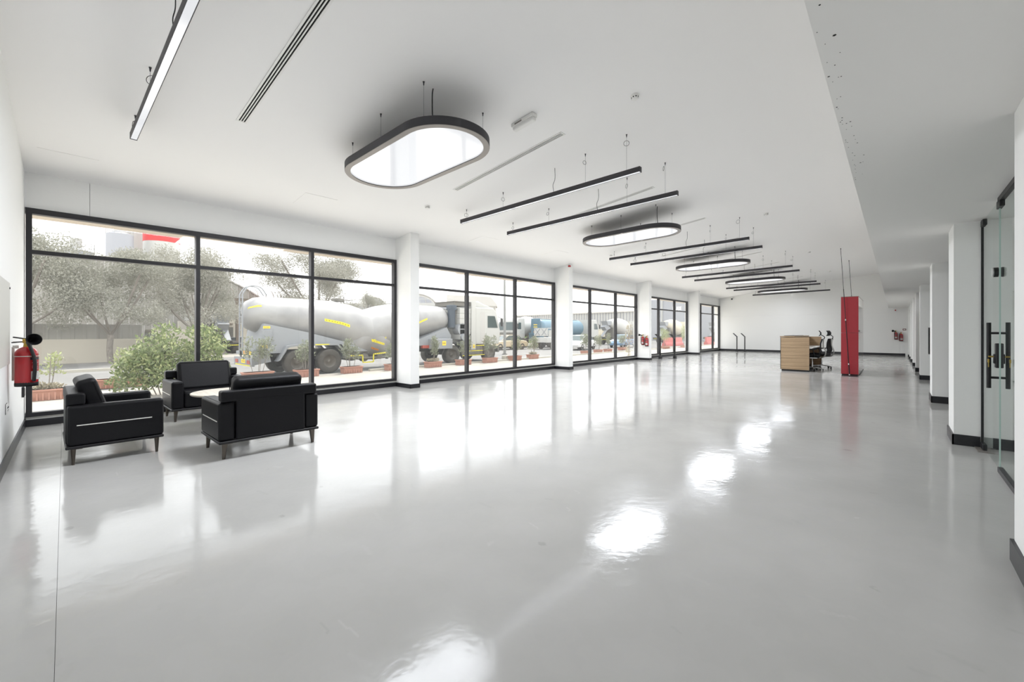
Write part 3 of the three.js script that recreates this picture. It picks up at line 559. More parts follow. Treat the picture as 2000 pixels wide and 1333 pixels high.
// ---------------------------------------------------------------- outside: ground
const GY = -0.55;
struct('ground_apron', boxUV(bx(5.4, 0.3, 60, -11.7, GY - 0.15, -15)), M.apron);
struct('ground_forecourt', boxUV(bx(3.8, 0.3, 190, -16.3, GY - 0.15, -40)), M.sand);
struct('ground_parking', boxUV(bx(9.4, 0.3, 190, -22.8, GY - 0.16, -40)), M.road);
struct('ground_road', boxUV(bx(7.4, 0.3, 190, -31.2, GY - 0.15, -40)), M.road);
struct('ground_yard', boxUV(bx(120, 0.3, 190, -94.9, GY - 0.155, -40)), M.sand);
struct('kerb', [boxUV(bx(0.16, 0.14, 12, -27.2, GY + 0.05, 1)), boxUV(bx(0.16, 0.12, 60, -17.95, GY + 0.03, -40))], M.kerb);
{ const m = part('ground_building', boxUV(bx(16, 0.4, 60, -1.4, -0.42, -15)), M.kerb, scene); m.userData.kind = 'structure'; }

// ---------------------------------------------------------------- leaves, shrubs, trees
function leaves(r, n, spots, size, long = 1.9) { // spots: [x, y, z, rx, ry, rz]; leaves lie in the outer part of each
  const pos = [], uv = [], idx = [], q = new THREE.Quaternion(), e = new THREE.Euler(), v = V(0, 0, 0);
  const tot = spots.reduce((s, p) => s + p[3] * p[4] + p[5] * p[4], 0);
  for (const [cx, cy, cz, rx, ry, rz] of spots) {
    const m = Math.round(n * (rx * ry + rz * ry) / tot);
    for (let k = 0; k < m; k++) {
      const u = r() * 2 - 1, a = r() * PI * 2, s = Math.sqrt(1 - u * u), d = Math.pow(r(), 0.45);
      const x = cx + s * Math.cos(a) * rx * d, y = cy + u * ry * d, z = cz + s * Math.sin(a) * rz * d, L = size * (0.6 + r() * 0.8), W = L / long;
      q.setFromEuler(e.set((r() - 0.5) * 2.4, r() * PI * 2, (r() - 0.5) * 2.4)); const b = pos.length / 3;
      for (const [px, py] of [[0, 0], [W / 2, L * 0.5], [0, L], [-W / 2, L * 0.5]]) { v.set(px, py, py === L * 0.5 ? 0 : L * 0.07).applyQuaternion(q); pos.push(x + v.x, y + v.y, z + v.z); uv.push(px, py); }
      idx.push(b, b + 1, b + 2, b, b + 2, b + 3);
    }
  }
  const g = new THREE.BufferGeometry(); g.setAttribute('position', new THREE.Float32BufferAttribute(pos, 3)); g.setAttribute('uv', new THREE.Float32BufferAttribute(uv, 2)); g.setIndex(idx); g.computeVertexNormals(); return g;
}
function tree(label, pos, H, trunkH, spread, seed, n, lean = 0, mat = M.leafTree) {
  const o = thing('tree', label, 'tree', pos, 0, 'dusty trees across the road'), r = rng(seed), spots = [], limbs = [];
  const top = V(lean * trunkH, trunkH, 0);
  part('trunk', tube([V(0, -0.05, 0), V(lean * trunkH * 0.3, trunkH * 0.5, 0.05), top], 0.15 * H / 7, 9, 10), M.bark, o);
  for (let k = 0; k < 7; k++) {
    const a = k / 7 * PI * 2 + r() * 0.6, f = 0.45 + r() * 0.55, e = V(top.x + Math.cos(a) * spread * f * 0.72, trunkH + (H - trunkH) * (0.35 + r() * 0.5), Math.sin(a) * spread * f * 0.72);
    limbs.push(tube([top.clone(), top.clone().lerp(e, 0.5).add(V(0, -0.25, 0)), e], 0.055 * H / 7, 6, 8));
    for (let j = 0; j < 3; j++) spots.push([e.x + (r() - 0.5) * spread * 0.5, e.y + (r() - 0.35) * (H - trunkH) * 0.3, e.z + (r() - 0.5) * spread * 0.5, spread * (0.2 + r() * 0.13), (H - trunkH) * (0.12 + r() * 0.08), spread * (0.2 + r() * 0.13)]);
  }
  for (let j = 0; j < 5; j++) spots.push([top.x + (r() - 0.5) * spread * 0.7, H - (H - trunkH) * (0.1 + r() * 0.25), (r() - 0.5) * spread * 0.7, spread * 0.28, (H - trunkH) * 0.14, spread * 0.28]);
  for (let j = 0; j < 7; j++) { const a = j * 0.9; spots.push([top.x + Math.cos(a) * spread * 0.62, trunkH + (H - trunkH) * (0.16 + r() * 0.2), Math.sin(a) * spread * 0.62, spread * 0.26, (H - trunkH) * 0.13, spread * 0.26]); }
  part('branches', limbs, M.bark, o);
  part('foliage', leaves(r, Math.round(n * 1.6), spots, 0.1), mat, o);
}
tree('tall dusty tree with forked trunk at the left edge of the first window', P(-33.4, -1.2, GY), 7.3, 1.7, 3.9, 21, 17000);
tree('dusty tree with a thin leaning trunk before the cream wall', P(-33.3, 2.5, GY), 6.6, 1.6, 3.3, 22, 15000, -0.1);
tree('tall dusty tree behind the big green bush', P(-36.0, 6.9, GY), 7.4, 1.8, 3.9, 23, 17000, 0.05, M.leafTree2);
tree('dusty tree at the gate by the parked mixer', P(-38.0, 7.6, GY), 6.9, 2.4, 2.7, 24, 10000);
tree('large open-branched tree behind the silver tanker', P(-42, 17.9, GY), 9.6, 3.0, 5.4, 25, 42000, 0.02, M.leafTree2);
tree('small round tree beyond the middle of the tanker', P(-52, 29.2, GY), 7.2, 2.6, 2.3, 26, 6000);

function planter(parent, L) {
  const g = [prism([[-0.17, 0], [0.17, 0], [0.2, 0.26], [-0.2, 0.26]], L - 0.06), rb(0.45, 0.05, L, 0.012, 0, 0.27, 0)];
  const p = part('planter', g.map(q => { q.rotateY(PI / 2); return q; }), M.terracotta, parent); // long side along x
  const n = Math.round(L / 0.13);
  for (let k = 0; k < n; k++) for (const s of [-1, 1]) part('rib', put(bx(0.035, 0.225, 0.02), (k + 0.5) / n * (L - 0.1) - (L - 0.1) / 2, 0.125, s * 0.192, s * -0.115), M.terracotta, p);
  part('soil', bx(L - 0.08, 0.02, 0.36, 0, 0.285, 0), M.soil, parent);
}
function pottedShrub(label, pos, L, H, W, seed, n, mat = M.leafPot, dry = 0) {
  const o = thing('potted_shrub', label, 'potted plant', pos, PI / 2, 'shrubs in terracotta troughs along the kerb'), r = rng(seed), spots = [], st = [];
  planter(o, L);
  for (let k = 0; k < 4; k++) {
    const x = (r() - 0.5) * W * 0.7, z = (r() - 0.5) * 0.25, y = H * (0.62 + r() * 0.3);
    st.push(tube([V(x * 0.5, 0.28, z * 0.3), V(x * 0.8, 0.28 + y * 0.4, z), V(x, 0.28 + y, z)], 0.011, 5, 6));
    for (let j = 0; j < 3; j++) spots.push([x + (r() - 0.5) * 0.2, 0.28 + y * (0.55 + j * 0.22), z + (r() - 0.5) * 0.15, W * 0.2, H * 0.15, W * 0.2]);
  }
  part('stem', st, M.bark, o); part('foliage', leaves(r, n, spots, 0.085, 2.2), mat, o);
  if (dry) part('dry_groundcover', leaves(r, dry, [[0, 0.34, 0, L * 0.46, 0.1, 0.2]], 0.08, 2.5), M.leafDry, o);
}
[
  ['sparse shrub with dry undergrowth in a terracotta trough beside the left window frame', -16.9, 0.0, 0.75, 1.0, 0.7, 31, 260, M.leafBush2, 500],
  ['thin leafy shrub in a long terracotta trough behind the nearest armchair', -18.9, 1.7, 1.3, 1.05, 1.2, 32, 420, M.leafBush2, 0],
  ['bushy potted shrub left of the tanker rear bumper', -18.0, 5.42, 1.05, 1.35, 1.1, 33, 900, M.leafPot, 0],
  ['potted shrub in front of the tanker rear wheels', -17.7, 7.1, 0.92, 1.25, 0.9, 34, 850, M.leafPot, 0],
  ['potted shrub under the middle of the tanker', -17.75, 9.05, 0.9, 1.25, 0.95, 35, 850, M.leafPot, 0],
  ['potted shrub half hidden by the first white pillar', -17.6, 11.1, 0.9, 1.2, 0.8, 36, 700, M.leafPot, 0],
  ['potted shrub with dry grass before the tractor rear axle', -17.5, 13.3, 0.9, 1.35, 0.85, 37, 850, M.leafPot, 420],
  ['potted shrub beside the drive wheel of the white tractor', -17.5, 15.35, 0.9, 1.3, 0.95, 38, 850, M.leafPot, 0],
  ['potted shrub before the front wheel of the white tractor', -17.6, 17.5, 0.95, 1.35, 1.05, 39, 900, M.leafPot, 0],
  ['potted shrub at the foot of the tall lamp post', -17.8, 19.9, 0.95, 1.3, 0.9, 40, 800, M.leafPot, 0],
  ['potted shrub with dry grass near the right end of the second window', -17.9, 21.8, 0.9, 1.4, 1.05, 41, 800, M.leafPot, 300],
  ['pale potted shrub at the left of the third window', -18.2, 28.75, 0.9, 1.35, 0.95, 42, 700, M.leafPot, 0],
  ['potted shrub in a bright terracotta trough in the third window', -18.5, 31.2, 0.9, 1.2, 0.95, 43, 700, M.leafPot, 0],
  ['upright potted shrub under the white cab in the third window', -18.6, 33.0, 0.9, 1.5, 0.9, 44, 700, M.leafPot, 0],
  ['wide potted shrub before the blue car', -19.6, 37.6, 1.3, 1.2, 1.2, 45, 700, M.leafPot, 0],
  ['dense potted shrub behind the display stands', -17.9, 43.8, 1.5, 2.1, 1.7, 46, 1100, M.leafBush2, 0],
  ['potted shrub at the right of the fourth window', -17.5, 48.0, 1.2, 2.2, 1.1, 47, 800, M.leafBush2, 0],
].forEach(([l, x, d, L, H, W, s, n, m, dry]) => pottedShrub(l, P(x, d, GY), L, H, W, s, n, m, dry));
{
  const o = thing('bush', 'large bright green bush outside the first window behind the armchairs', 'bush', P(-15.7, 2.55, GY), 0), r = rng(61), spots = [], st = [];
  for (let k = 0; k < 9; k++) { const z = (r() - 0.5) * 2.0, x = (r() - 0.5) * 0.8, y = 1.05 + r() * 0.75 - Math.abs(z) * 0.12; st.push(tube([V(x * 0.3, 0, z * 0.55), V(x * 0.7, y * 0.5, z * 0.8), V(x, y, z)], 0.016, 6, 8)); for (let j = 0; j < 4; j++) spots.push([x + (r() - 0.5) * 0.4, y * (0.34 + j * 0.24), z + (r() - 0.5) * 0.4, 0.34, 0.28, 0.36]); }
  part('stems', st, M.bark, o); part('foliage', leaves(r, 4200, spots, 0.11, 2.3), M.leafBush, o); part('young_foliage', leaves(r, 2300, spots, 0.1, 2.3), M.leafBush2, o);
}
{
  const o = thing('climbing_plant', 'thin dry climbing plant by the third window right edge', 'plant', P(-11.5, 22.6, GY), 0), r = rng(66);
  part('stems', [0, 1, 2].map(k => tube([V(k * 0.1, 0, 0), V(0.1 + k * 0.08, 0.8, 0.1 * k), V(k * 0.14, 1.7 + k * 0.25, 0.1)], 0.01, 5)), M.bark, o);
  part('foliage', leaves(r, 330, [[0.1, 0.7, 0.05, 0.2, 0.5, 0.25], [0.15, 1.5, 0.05, 0.25, 0.5, 0.3], [0.2, 2.1, 0.1, 0.2, 0.3, 0.3]], 0.09), M.leafDry, o);
}

// ---------------------------------------------------------------- vehicles. local: forward +x, near side +z
function wheel(parent, x, z, r, w, rim = M.hub) {
  const s = Math.sign(z) || 1, g = lathe([[r * 0.52, -w / 2], [r * 0.9, -w / 2], [r, -w * 0.36], [r, w * 0.36], [r * 0.9, w / 2], [r * 0.56, w / 2], [r * 0.52, w * 0.4]], 30); g.rotateX(PI / 2);
  const m = part('wheel', put(g, x, r, z), M.tyre, parent);
  const disc = lathe([[0, w * 0.2], [r * 0.14, w * 0.2], [r * 0.16, w * 0.02], [r * 0.4, -w * 0.02], [r * 0.5, w * 0.36], [r * 0.55, w * 0.42]], 26); disc.rotateX(PI / 2); if (s < 0) disc.rotateY(PI);
  part('rim', put(disc, x, r, z), rim, m);
  return m;
}
const tankSt = [[0.0, 2.5, 0.04], [0.04, 2.5, 0.34], [0.16, 2.51, 0.56], [0.42, 2.52, 0.7], [0.7, 2.51, 0.76], [2.2, 2.38, 0.9], [3.7, 2.19, 1.07], [4.5, 1.98, 1.14], [5.2, 1.73, 1.17], [5.8, 1.5, 1.1], [6.25, 1.36, 0.88], [6.52, 1.3, 0.55], [6.62, 1.28, 0.04]];
function onTank(x, ang, off) { // point on the near barrel: ang up from the level, towards +z
  for (let i = 0; i < tankSt.length - 1; i++) { const a = tankSt[i], b = tankSt[i + 1]; if (x <= b[0]) { const t = (x - a[0]) / (b[0] - a[0]), cy = a[1] + (b[1] - a[1]) * t, r = a[2] + (b[2] - a[2]) * t + off; return V(x, cy + Math.sin(ang) * r, Math.cos(ang) * r); } }
  return V(x, 1.6, 1);
}
function tapeOn(map, x0, y0, x1, y1, h, n = 14) { // strip laid on the barrel between two heights given as angles
  const pos = [], uv = [], idx = [];
  for (let i = 0; i <= n; i++) { const t = i / n, x = x0 + (x1 - x0) * t, a = y0 + (y1 - y0) * t; for (const s of [-1, 1]) { const p = map(x, a + s * h, 0.006); pos.push(p.x, p.y, p.z); uv.push(t, (s + 1) / 2); } }
  for (let i = 0; i < n; i++) { const a = i * 2; idx.push(a, a + 2, a + 1, a + 1, a + 2, a + 3); }
  const g = new THREE.BufferGeometry(); g.setAttribute('position', new THREE.Float32BufferAttribute(pos, 3)); g.setAttribute('uv', new THREE.Float32BufferAttribute(uv, 2)); g.setIndex(idx); g.computeVertexNormals(); return g;
}
{
  const o = thing('tanker_trailer', 'dusty silver bulk tanker trailer with yellow chevron tapes parked outside', 'tanker', P(-19.6, 5.3, GY), PI / 2);
  const rear = part('tank_barrel', loft(tankSt, 40), M.tank, o);
  const mir = (x) => 10.45 - x, front = part('tank_barrel', loft(tankSt.map(([x, cy, r]) => [mir(x), cy, r]).reverse(), 40), M.tank, o);
  part('chevron_tape', tapeOn(onTank, 2.95, 0.06, 4.05, -0.02, 0.055), M.tapeYellow, rear);
  part('chevron_tape', tapeOn(onTank, 0.12, 0.52, 0.55, 0.5, 0.05), M.dash, rear);
  part('chevron_tape', tapeOn(onTank, 5.05, -0.3, 5.85, -0.26, 0.045), M.tapeYellow, rear);
  part('chevron_tape', tapeOn(onTank, 5.05, -0.62, 5.6, -0.62, 0.04), M.tapeOrange, rear);
  const onFront = (x, a, off) => { const p = onTank(x, a, off); p.x = mir(p.x); return p; };
  part('chevron_tape', tapeOn(onFront, 5.3, -0.27, 4.5, -0.42, 0.045), M.tapeYellow, front);
  part('chevron_tape', tapeOn(onFront, 2.7, -0.12, 1.9, 0.12, 0.045), M.tapeYellow, front);
  for (const x of [4.0, 6.3]) part('hatch', [cyl(0.26, 0.3, 0.14, x, x > 5 ? 2.75 : 3.32, 0), bar(V(x + 0.3, 3.2, 0), V(x + 0.3, 3.5, 0), 0.02)].slice(0, x > 5 ? 1 : 2), M.dirt, o);
  part('top_rail', [bar(V(3.2, 3.36, 0.25), V(4.6, 3.3, 0.25), 0.02)], M.dirt, o);
  // body skirts under each barrel, chassis, bumper
  part('skirt', [prism([[0.35, 0.95], [0.55, 2.15], [2.2, 1.8], [3.9, 1.35], [5.0, 0.9], [4.0, 0.9], [3.7, 1.25], [1.6, 1.25], [1.2, 0.95]], 2.0)], M.truckGrey, o);
  part('skirt', [prism([[7.0, 1.05], [8.3, 1.5], [9.9, 2.05], [10.2, 1.6], [10.2, 1.1]], 1.7)], M.truckGrey, o);
  part('chassis_rail', [bx(4.6, 0.16, 1.0, 2.4, 0.95, 0), bx(3.6, 0.16, 1.0, 8.6, 1.05, 0)], M.chassis, o);
  part('landing_leg', [bx(0.12, 0.8, 0.12, 7.1, 0.75, 0.8), bx(0.12, 0.8, 0.12, 7.1, 0.75, -0.8), bx(0.3, 0.04, 0.3, 7.1, 0.34, 0.8)], M.chassis, o);
  part('pipework', [tube([V(3.9, 0.62, 0.9), V(5.2, 0.55, 0.85), V(6.4, 0.6, 0.8)], 0.07, 8), cyl(0.2, 0.2, 0.25, 4.9, 0.6, 0.75, PI / 2), cyl(0.14, 0.14, 0.4, 5.7, 0.62, 0.7, PI / 2)], M.dirt, o);
  const rail = (a, b) => { const d = b.clone().sub(a), L = d.length(), ang = Math.atan2(d.y, d.x); return put(bx(L, 0.055, 0.02), (a.x + b.x) / 2, (a.y + b.y) / 2, a.z, 0, 0, ang); };
  part('side_guard', [rail(V(3.85, 0.72, 1.15), V(4.65, 0.72, 1.15)), rail(V(4.65, 0.72, 1.15), V(4.66, 0.38, 1.15)), rail(V(4.66, 0.38, 1.15), V(5.2, 0.38, 1.15)), rail(V(5.2, 0.38, 1.15), V(5.21, 0.75, 1.15)), rail(V(5.21, 0.75, 1.15), V(6.6, 0.85, 1.15))], M.dash, o);
  for (const x of [1.75, 3.1]) for (const z of [1.0, -1.0]) wheel(o, x, z, 0.53, 0.38);
  for (const x of [1.75, 3.1]) part('axle', bar(V(x, 0.53, -0.9), V(x, 0.53, 0.9), 0.08), M.chassis, o);
  // angular mudguard over the wheels
  const mg = [[0.95, 0.62], [1.0, 0.68], [1.3, 1.24], [1.75, 1.3], [3.45, 1.3], [3.8, 0.92], [3.85, 0.62], [3.78, 0.62], [3.72, 0.9], [3.42, 1.22], [1.75, 1.22], [1.36, 1.17], [1.06, 0.66]];
  for (const z of [1.0, -1.0]) part('mudguard', prism(mg, 0.42, 0, 0, 0, z), M.truckGrey, o);
  part('mudguard_tape', bx(0.6, 0.045, 0.004, 2.75, 1.265, 1.213), M.dash, o);
  // tail: bumper, lights, plates, box
  const b = part('rear_bumper', [bx(0.1, 0.32, 2.3, 0.1, 0.62, 0), bx(0.12, 0.14, 2.1, 0.16, 0.95, 0), bx(0.5, 0.22, 0.06, 0.42, 1.02, 1.02), bx(0.05, 0.34, 0.06, 0.14, 0.8, 0.55), bx(0.05, 0.34, 0.06, 0.14, 0.8, -0.55), prism([[0.1, 0.5], [0.75, 0.62], [0.62, 1.1], [0.1, 1.1]], 0.05, 0, 0, 0, 1.1)], M.truckGrey, o);
  part('number_plate', bx(0.006, 0.15, 0.5, 0.046, 0.64, 0.1), M.plateYellow, b); part('number_plate', bx(0.006, 0.13, 0.5, 0.096, 0.98, 0.2), M.plateOrange, b); part('number_plate', bx(0.006, 0.13, 0.34, 0.096, 0.98, 0.75), M.plateYellow, b);
  for (const z of [-0.75, 0.75]) part('tail_light', bx(0.02, 0.14, 0.34, 0.045, 0.62, z), M.tail, b);
  part('warning_tape', bx(0.006, 0.04, 1.9, 0.046, 0.48, 0), M.dash, b);
  part('warning_plate', [bx(0.3, 0.12, 0.006, 0.5, 1.22, 1.015), bx(0.26, 0.09, 0.006, 0.62, 2.0, 1.01), bx(0.08, 0.16, 0.006, 0.62, 1.6, 1.03)], M.plateYellow, o);
  part('tool_cabinet', [rb(0.36, 0.56, 0.05, 0.01, 0.62, 1.6, 1.02)], M.truckGrey, o);
  part('ladder', [bar(V(-0.12, 0.95, 0.25), V(-0.12, 3.3, 0.25), 0.028), bar(V(-0.12, 0.95, 0.62), V(-0.12, 3.3, 0.62), 0.028), ...Array.from({ length: 9 }, (_, k) => bar(V(-0.12, 1.1 + k * 0.26, 0.25), V(-0.12, 1.1 + k * 0.26, 0.62), 0.014)), tube([V(-0.12, 3.3, 0.25), V(0.1, 3.62, 0.25), V(0.5, 3.62, 0.25), V(0.75, 3.3, 0.25)], 0.025, 6), tube([V(-0.12, 3.3, 0.62), V(0.1, 3.62, 0.62), V(0.5, 3.62, 0.62), V(0.75, 3.3, 0.62)], 0.025, 6)], M.truckGrey, o);
  part('valve_box', [rb(1.3, 0.55, 0.5, 0.02, 9.3, 1.15, 1.05), bx(0.02, 0.55, 0.02, 8.95, 1.15, 1.3)], M.truckGrey, o);
  part('label_plate', bx(0.26, 0.24, 0.006, 9.35, 1.18, 1.306), M.plateYellow, o);
}
function cabTruck(o, x0, mat) { // tall square cab from x0 (back) to x0 + 2.1 (nose), returns nothing
  const c = part('cab', [prism([[0, 1.05], [2.0, 1.05], [2.1, 1.3], [2.12, 1.9], [1.82, 3.0], [1.5, 3.28], [0, 3.28]], 2.36, 0.06, x0, 0, 0)], mat, o);
  part('windscreen', put(bx(0.02, 0.92, 2.1), x0 + 1.99, 2.38, 0, 0, 0, 0.27), M.windscreen, c);
  for (const z of [1.19, -1.19]) part('side_window', prism([[1.0, 2.05], [1.0, 2.78], [1.62, 2.78], [1.88, 2.05]], 0.02, 0, x0, 0, z), M.windscreen, c);
  for (const z of [1.19, -1.19]) part('door', prism([[0.92, 1.2], [0.92, 2.85], [1.66, 2.85], [1.96, 2.0], [1.96, 1.2]], 0.012, 0, x0, 0, z * 0.992), mat, c);
  part('grille', [bx(0.03, 0.5, 1.9, x0 + 2.11, 1.45, 0), bx(0.12, 0.38, 2.3, x0 + 2.0, 0.72, 0)], M.dirt, c);
  for (const z of [1.3, -1.3]) part('mirror', [rb(0.1, 0.5, 0.16, 0.03, x0 + 2.08, 2.4, z + Math.sign(z) * 0.05), bar(V(x0 + 1.9, 2.75, z * 0.9), V(x0 + 2.1, 2.65, z), 0.02)], M.chassis, c);
  return c;
}
{
  const o = thing('tractor_truck', 'white truck tractor with roof fairing hitched before the silver tanker', 'truck', P(-19.7, 13.6, GY), PI / 2);
  const c = cabTruck(o, 3.6, M.truckWhite);
  part('roof_fairing', prism([[0.1, 3.26], [0.25, 3.62], [0.45, 3.66], [0.9, 3.5], [1.75, 3.26]], 2.0, 0.08, 3.6, 0, 0), M.truckWhite, c);
  part('fairing_blade', prism([[-0.25, 0.75], [0.1, 0.75], [0.12, 3.66], [-0.2, 3.62]], 0.06, 0, 3.5, 0, 1.16), M.truckWhite, c);
  part('sleeper_panel', Array.from({ length: 6 }, (_, k) => rb(1.15, 0.3, 2.2, 0.02, 3.02, 1.5 + k * 0.305, 0)), M.truckWhite, o);
  part('rear_rack', [bx(1.3, 0.2, 1.8, 2.85, 3.42, 0), bx(1.35, 0.05, 1.9, 2.85, 3.56, 0)], M.dirt, o);
  part('air_unit', [cyl(0.22, 0.22, 1.1, 2.1, 2.6, 0.75, 0, 0, 0, 16), rb(0.4, 0.3, 0.5, 0.04, 2.15, 3.2, 0.7)], std({ color: 0x3a434c, roughness: 0.6 }), o);
  part('hose_drum', [cyl(0.36, 0.36, 0.5, 2.65, 1.95, 0.85, PI / 2), cyl(0.2, 0.2, 0.7, 2.65, 1.5, 0.9, PI / 2), rb(0.4, 0.4, 0.4, 0.05, 2.9, 1.2, 0.8)], M.truckGrey, o);
  part('stair', [bar(V(2.7, 1.1, 1.1), V(3.5, 1.9, 1.1), 0.03), bar(V(3.3, 0.9, 1.1), V(3.3, 1.8, 1.1), 0.03)], M.chassis, o);
  part('chassis_rail', [bx(6.0, 0.26, 0.9, 2.6, 0.85, 0), cyl(0.5, 0.55, 0.1, 1.5, 1.05, 0)], M.chassis, o);
  part('fuel_tank', [rb(1.7, 0.6, 0.5, 0.1, 3.4, 0.68, 0.92)], M.dirt, o);
  for (const [y, w] of [[0.98, 1.9], [0.68, 1.5], [0.42, 1.8]]) part('reflective_tape', bx(w, 0.045, 0.006, 3.45, y, 1.175), M.dash, o);
  part('warning_plate', bx(0.16, 0.2, 0.006, 3.45, 0.95, 1.2), M.plateYellow, o);
  part('mudguard', [prism([[-0.1, 0.55], [0.1, 1.05], [0.45, 1.2], [1.25, 1.2], [1.55, 1.0], [1.5, 0.95], [1.2, 1.12], [0.5, 1.12], [0.18, 1.0], [-0.02, 0.55]], 0.6, 0, 1.1, 0, 0.95)], M.chassis, o);
  part('tail_light', [bx(0.45, 0.16, 0.2, 0.15, 1.0, 0.9), bx(0.1, 0.25, 0.1, -0.6, 1.15, 0.9)], M.tail, o);
  for (const z of [1.0, -1.0]) { wheel(o, 1.85, z, 0.52, 0.46); wheel(o, 4.8, z, 0.52, 0.34); }
}
function mixerTruck(label, pos, turn, mat, cab = M.truckWhite) {
  const o = thing('mixer_truck', label, 'mixer truck', pos, turn, 'concrete mixer trucks outside');
  cabTruck(o, 6.2, cab);
  const drum = lathe([[0, 0], [0.45, 0.0], [0.5, 0.1], [0.95, 1.2], [1.15, 2.0], [1.15, 2.9], [0.9, 3.7], [0.5, 4.05], [0, 4.1]], 32); drum.rotateZ(-PI / 2); drum.rotateZ(-0.24);
  part('drum', put(drum, 1.5, 2.95, 0), mat, o);
  part('hopper', [prism([[0.5, 3.2], [1.55, 3.2], [1.3, 2.6], [0.8, 2.6]], 1.1, 0.03), prism([[0.25, 2.4], [0.9, 2.75], [1.5, 2.2], [0.7, 1.9]], 0.8, 0.03)], M.truckGrey, o);
  part('chute', put(rb(1.5, 0.12, 0.4, 0.03), 0.35, 1.6, 0.2, 0, 0, 0.75), M.truckGrey, o);
  part('drum_stand', [bx(0.3, 1.4, 1.4, 1.7, 1.6, 0), bx(0.4, 1.0, 1.2, 5.6, 1.4, 0)], M.dirt, o);
  part('chassis_rail', [bx(7.2, 0.28, 0.9, 3.8, 0.9, 0), bx(0.12, 0.3, 2.3, 0.15, 0.75, 0)], M.chassis, o);
  part('rear_tape', bx(0.01, 0.06, 2.0, 0.08, 0.72, 0), M.dash, o);
  for (const x of [1.5, 2.8, 6.0, 7.3]) for (const z of [1.02, -1.02]) wheel(o, x, z, 0.52, 0.4);
}
mixerTruck('grey mixer truck seen from behind at the gate, chute raised', P(-39.3, 9.5, GY), PI, M.dirt);
mixerTruck('white mixer truck facing the camera beyond the gold car', P(-33.6, 42, GY), -PI / 2 + 0.25, M.truckWhite);
mixerTruck('white mixer truck behind the blue tanker cab in the third window', P(-29.3, 50.2, GY), PI / 2 - 0.2, M.truckWhite);
mixerTruck('cream mixer truck filling the fourth window', P(-25.6, 60.5, GY), PI / 2 - 0.15, M.beige, M.beige);
mixerTruck('pale mixer truck at the far end seen through the fifth window', P(-21.5, 70, GY), PI / 2 - 0.2, M.truckWhite);
function car(name, label, pos, turn, mat) {
  const o = thing(name, label, 'car', pos, turn);
  const b = part('body', prism([[0.05, 0.35], [0.0, 0.62], [0.25, 0.86], [1.0, 0.95], [3.3, 0.92], [4.4, 0.74], [4.6, 0.5], [4.55, 0.28], [0.2, 0.28]], 1.78, 0.09), mat, o);
  part('cabin', prism([[0.45, 0.9], [1.05, 1.36], [1.6, 1.45], [2.4, 1.42], [3.35, 0.92]], 1.42, 0.08), M.windscreen, b);
  part('roof', prism([[1.0, 1.36], [1.55, 1.47], [2.4, 1.44], [2.5, 1.38], [1.6, 1.4]], 1.36, 0.02), mat, b);
  part('pillars', [...[-1, 1].flatMap(s => [put(bx(0.06, 0.5, 0.04), 1.75, 1.18, s * 0.69, s * -0.0), put(bx(1.1, 0.05, 0.04), 2.9, 1.18, s * 0.66, 0, 0, -0.5)])], mat, b);
  for (const x of [0.85, 3.7]) for (const z of [0.8, -0.8]) wheel(o, x, z, 0.32, 0.2, M.chassis);
  for (const z of [-0.65, 0.65]) part('headlight', rb(0.1, 0.14, 0.36, 0.03, 4.5, 0.62, z), M.steelPlate, b);
}
car('sedan_car', 'gold sedan parked beyond the white tractor', P(-28.6, 33.2, GY), -PI / 2 - 0.12, M.gold);
car('sedan_car', 'white car parked beside the blue tanker', P(-23.7, 38.2, GY), -PI / 2 + 0.15, M.carWhite);
car('sedan_car', 'blue-grey car under the trees in the third window', P(-23.2, 46.5, GY), -PI / 2 + 0.1, M.carBlue);
car('sedan_car', 'bright blue car hidden behind the green bush', P(-42.6, 7.9, GY), -PI / 2, std({ color: 0x3f669c, roughness: 0.3 }));
{
  const o = thing('blue_tanker', 'blue cylindrical tanker truck with white cab in the third window', 'tanker', P(-29.7, 36.8, GY), PI / 2);
  part('tank', loft([[0, 2.2, 0.04], [0.03, 2.2, 0.8], [0.2, 2.2, 0.98], [0.4, 2.2, 1.02], [8.0, 2.2, 1.02], [8.2, 2.2, 0.95], [8.3, 2.2, 0.04]], 32), M.blueTank, o);
  part('rear_panel', [rb(0.08, 1.9, 1.3, 0.04, -0.1, 2.3, 0), bx(0.06, 0.9, 2.1, 0.0, 1.2, 0)], M.blueTank, o);
  part('warning_plate', [bx(0.01, 0.1, 0.5, -0.15, 2.55, 0), bx(0.01, 0.1, 0.5, -0.15, 2.3, 0)], M.plateYellow, o); part('reflector', bx(0.01, 0.12, 0.7, -0.15, 1.75, 0.1), M.orange, o);
  part('chassis_rail', bx(10, 0.3, 0.9, 5.0, 0.9, 0), M.chassis, o); part('side_skirt', bx(7.4, 0.35, 0.06, 4.2, 1.05, 1.0), M.blueTank, o);
  part('walkway', bx(7.5, 0.06, 0.6, 4.2, 3.24, 0), M.truckWhite, o);
  cabTruck(o, 9.3, M.truckWhite);
  for (const x of [1.2, 2.5, 8.2, 10.6]) for (const z of [1.0, -1.0]) wheel(o, x, z, 0.52, 0.4);
}
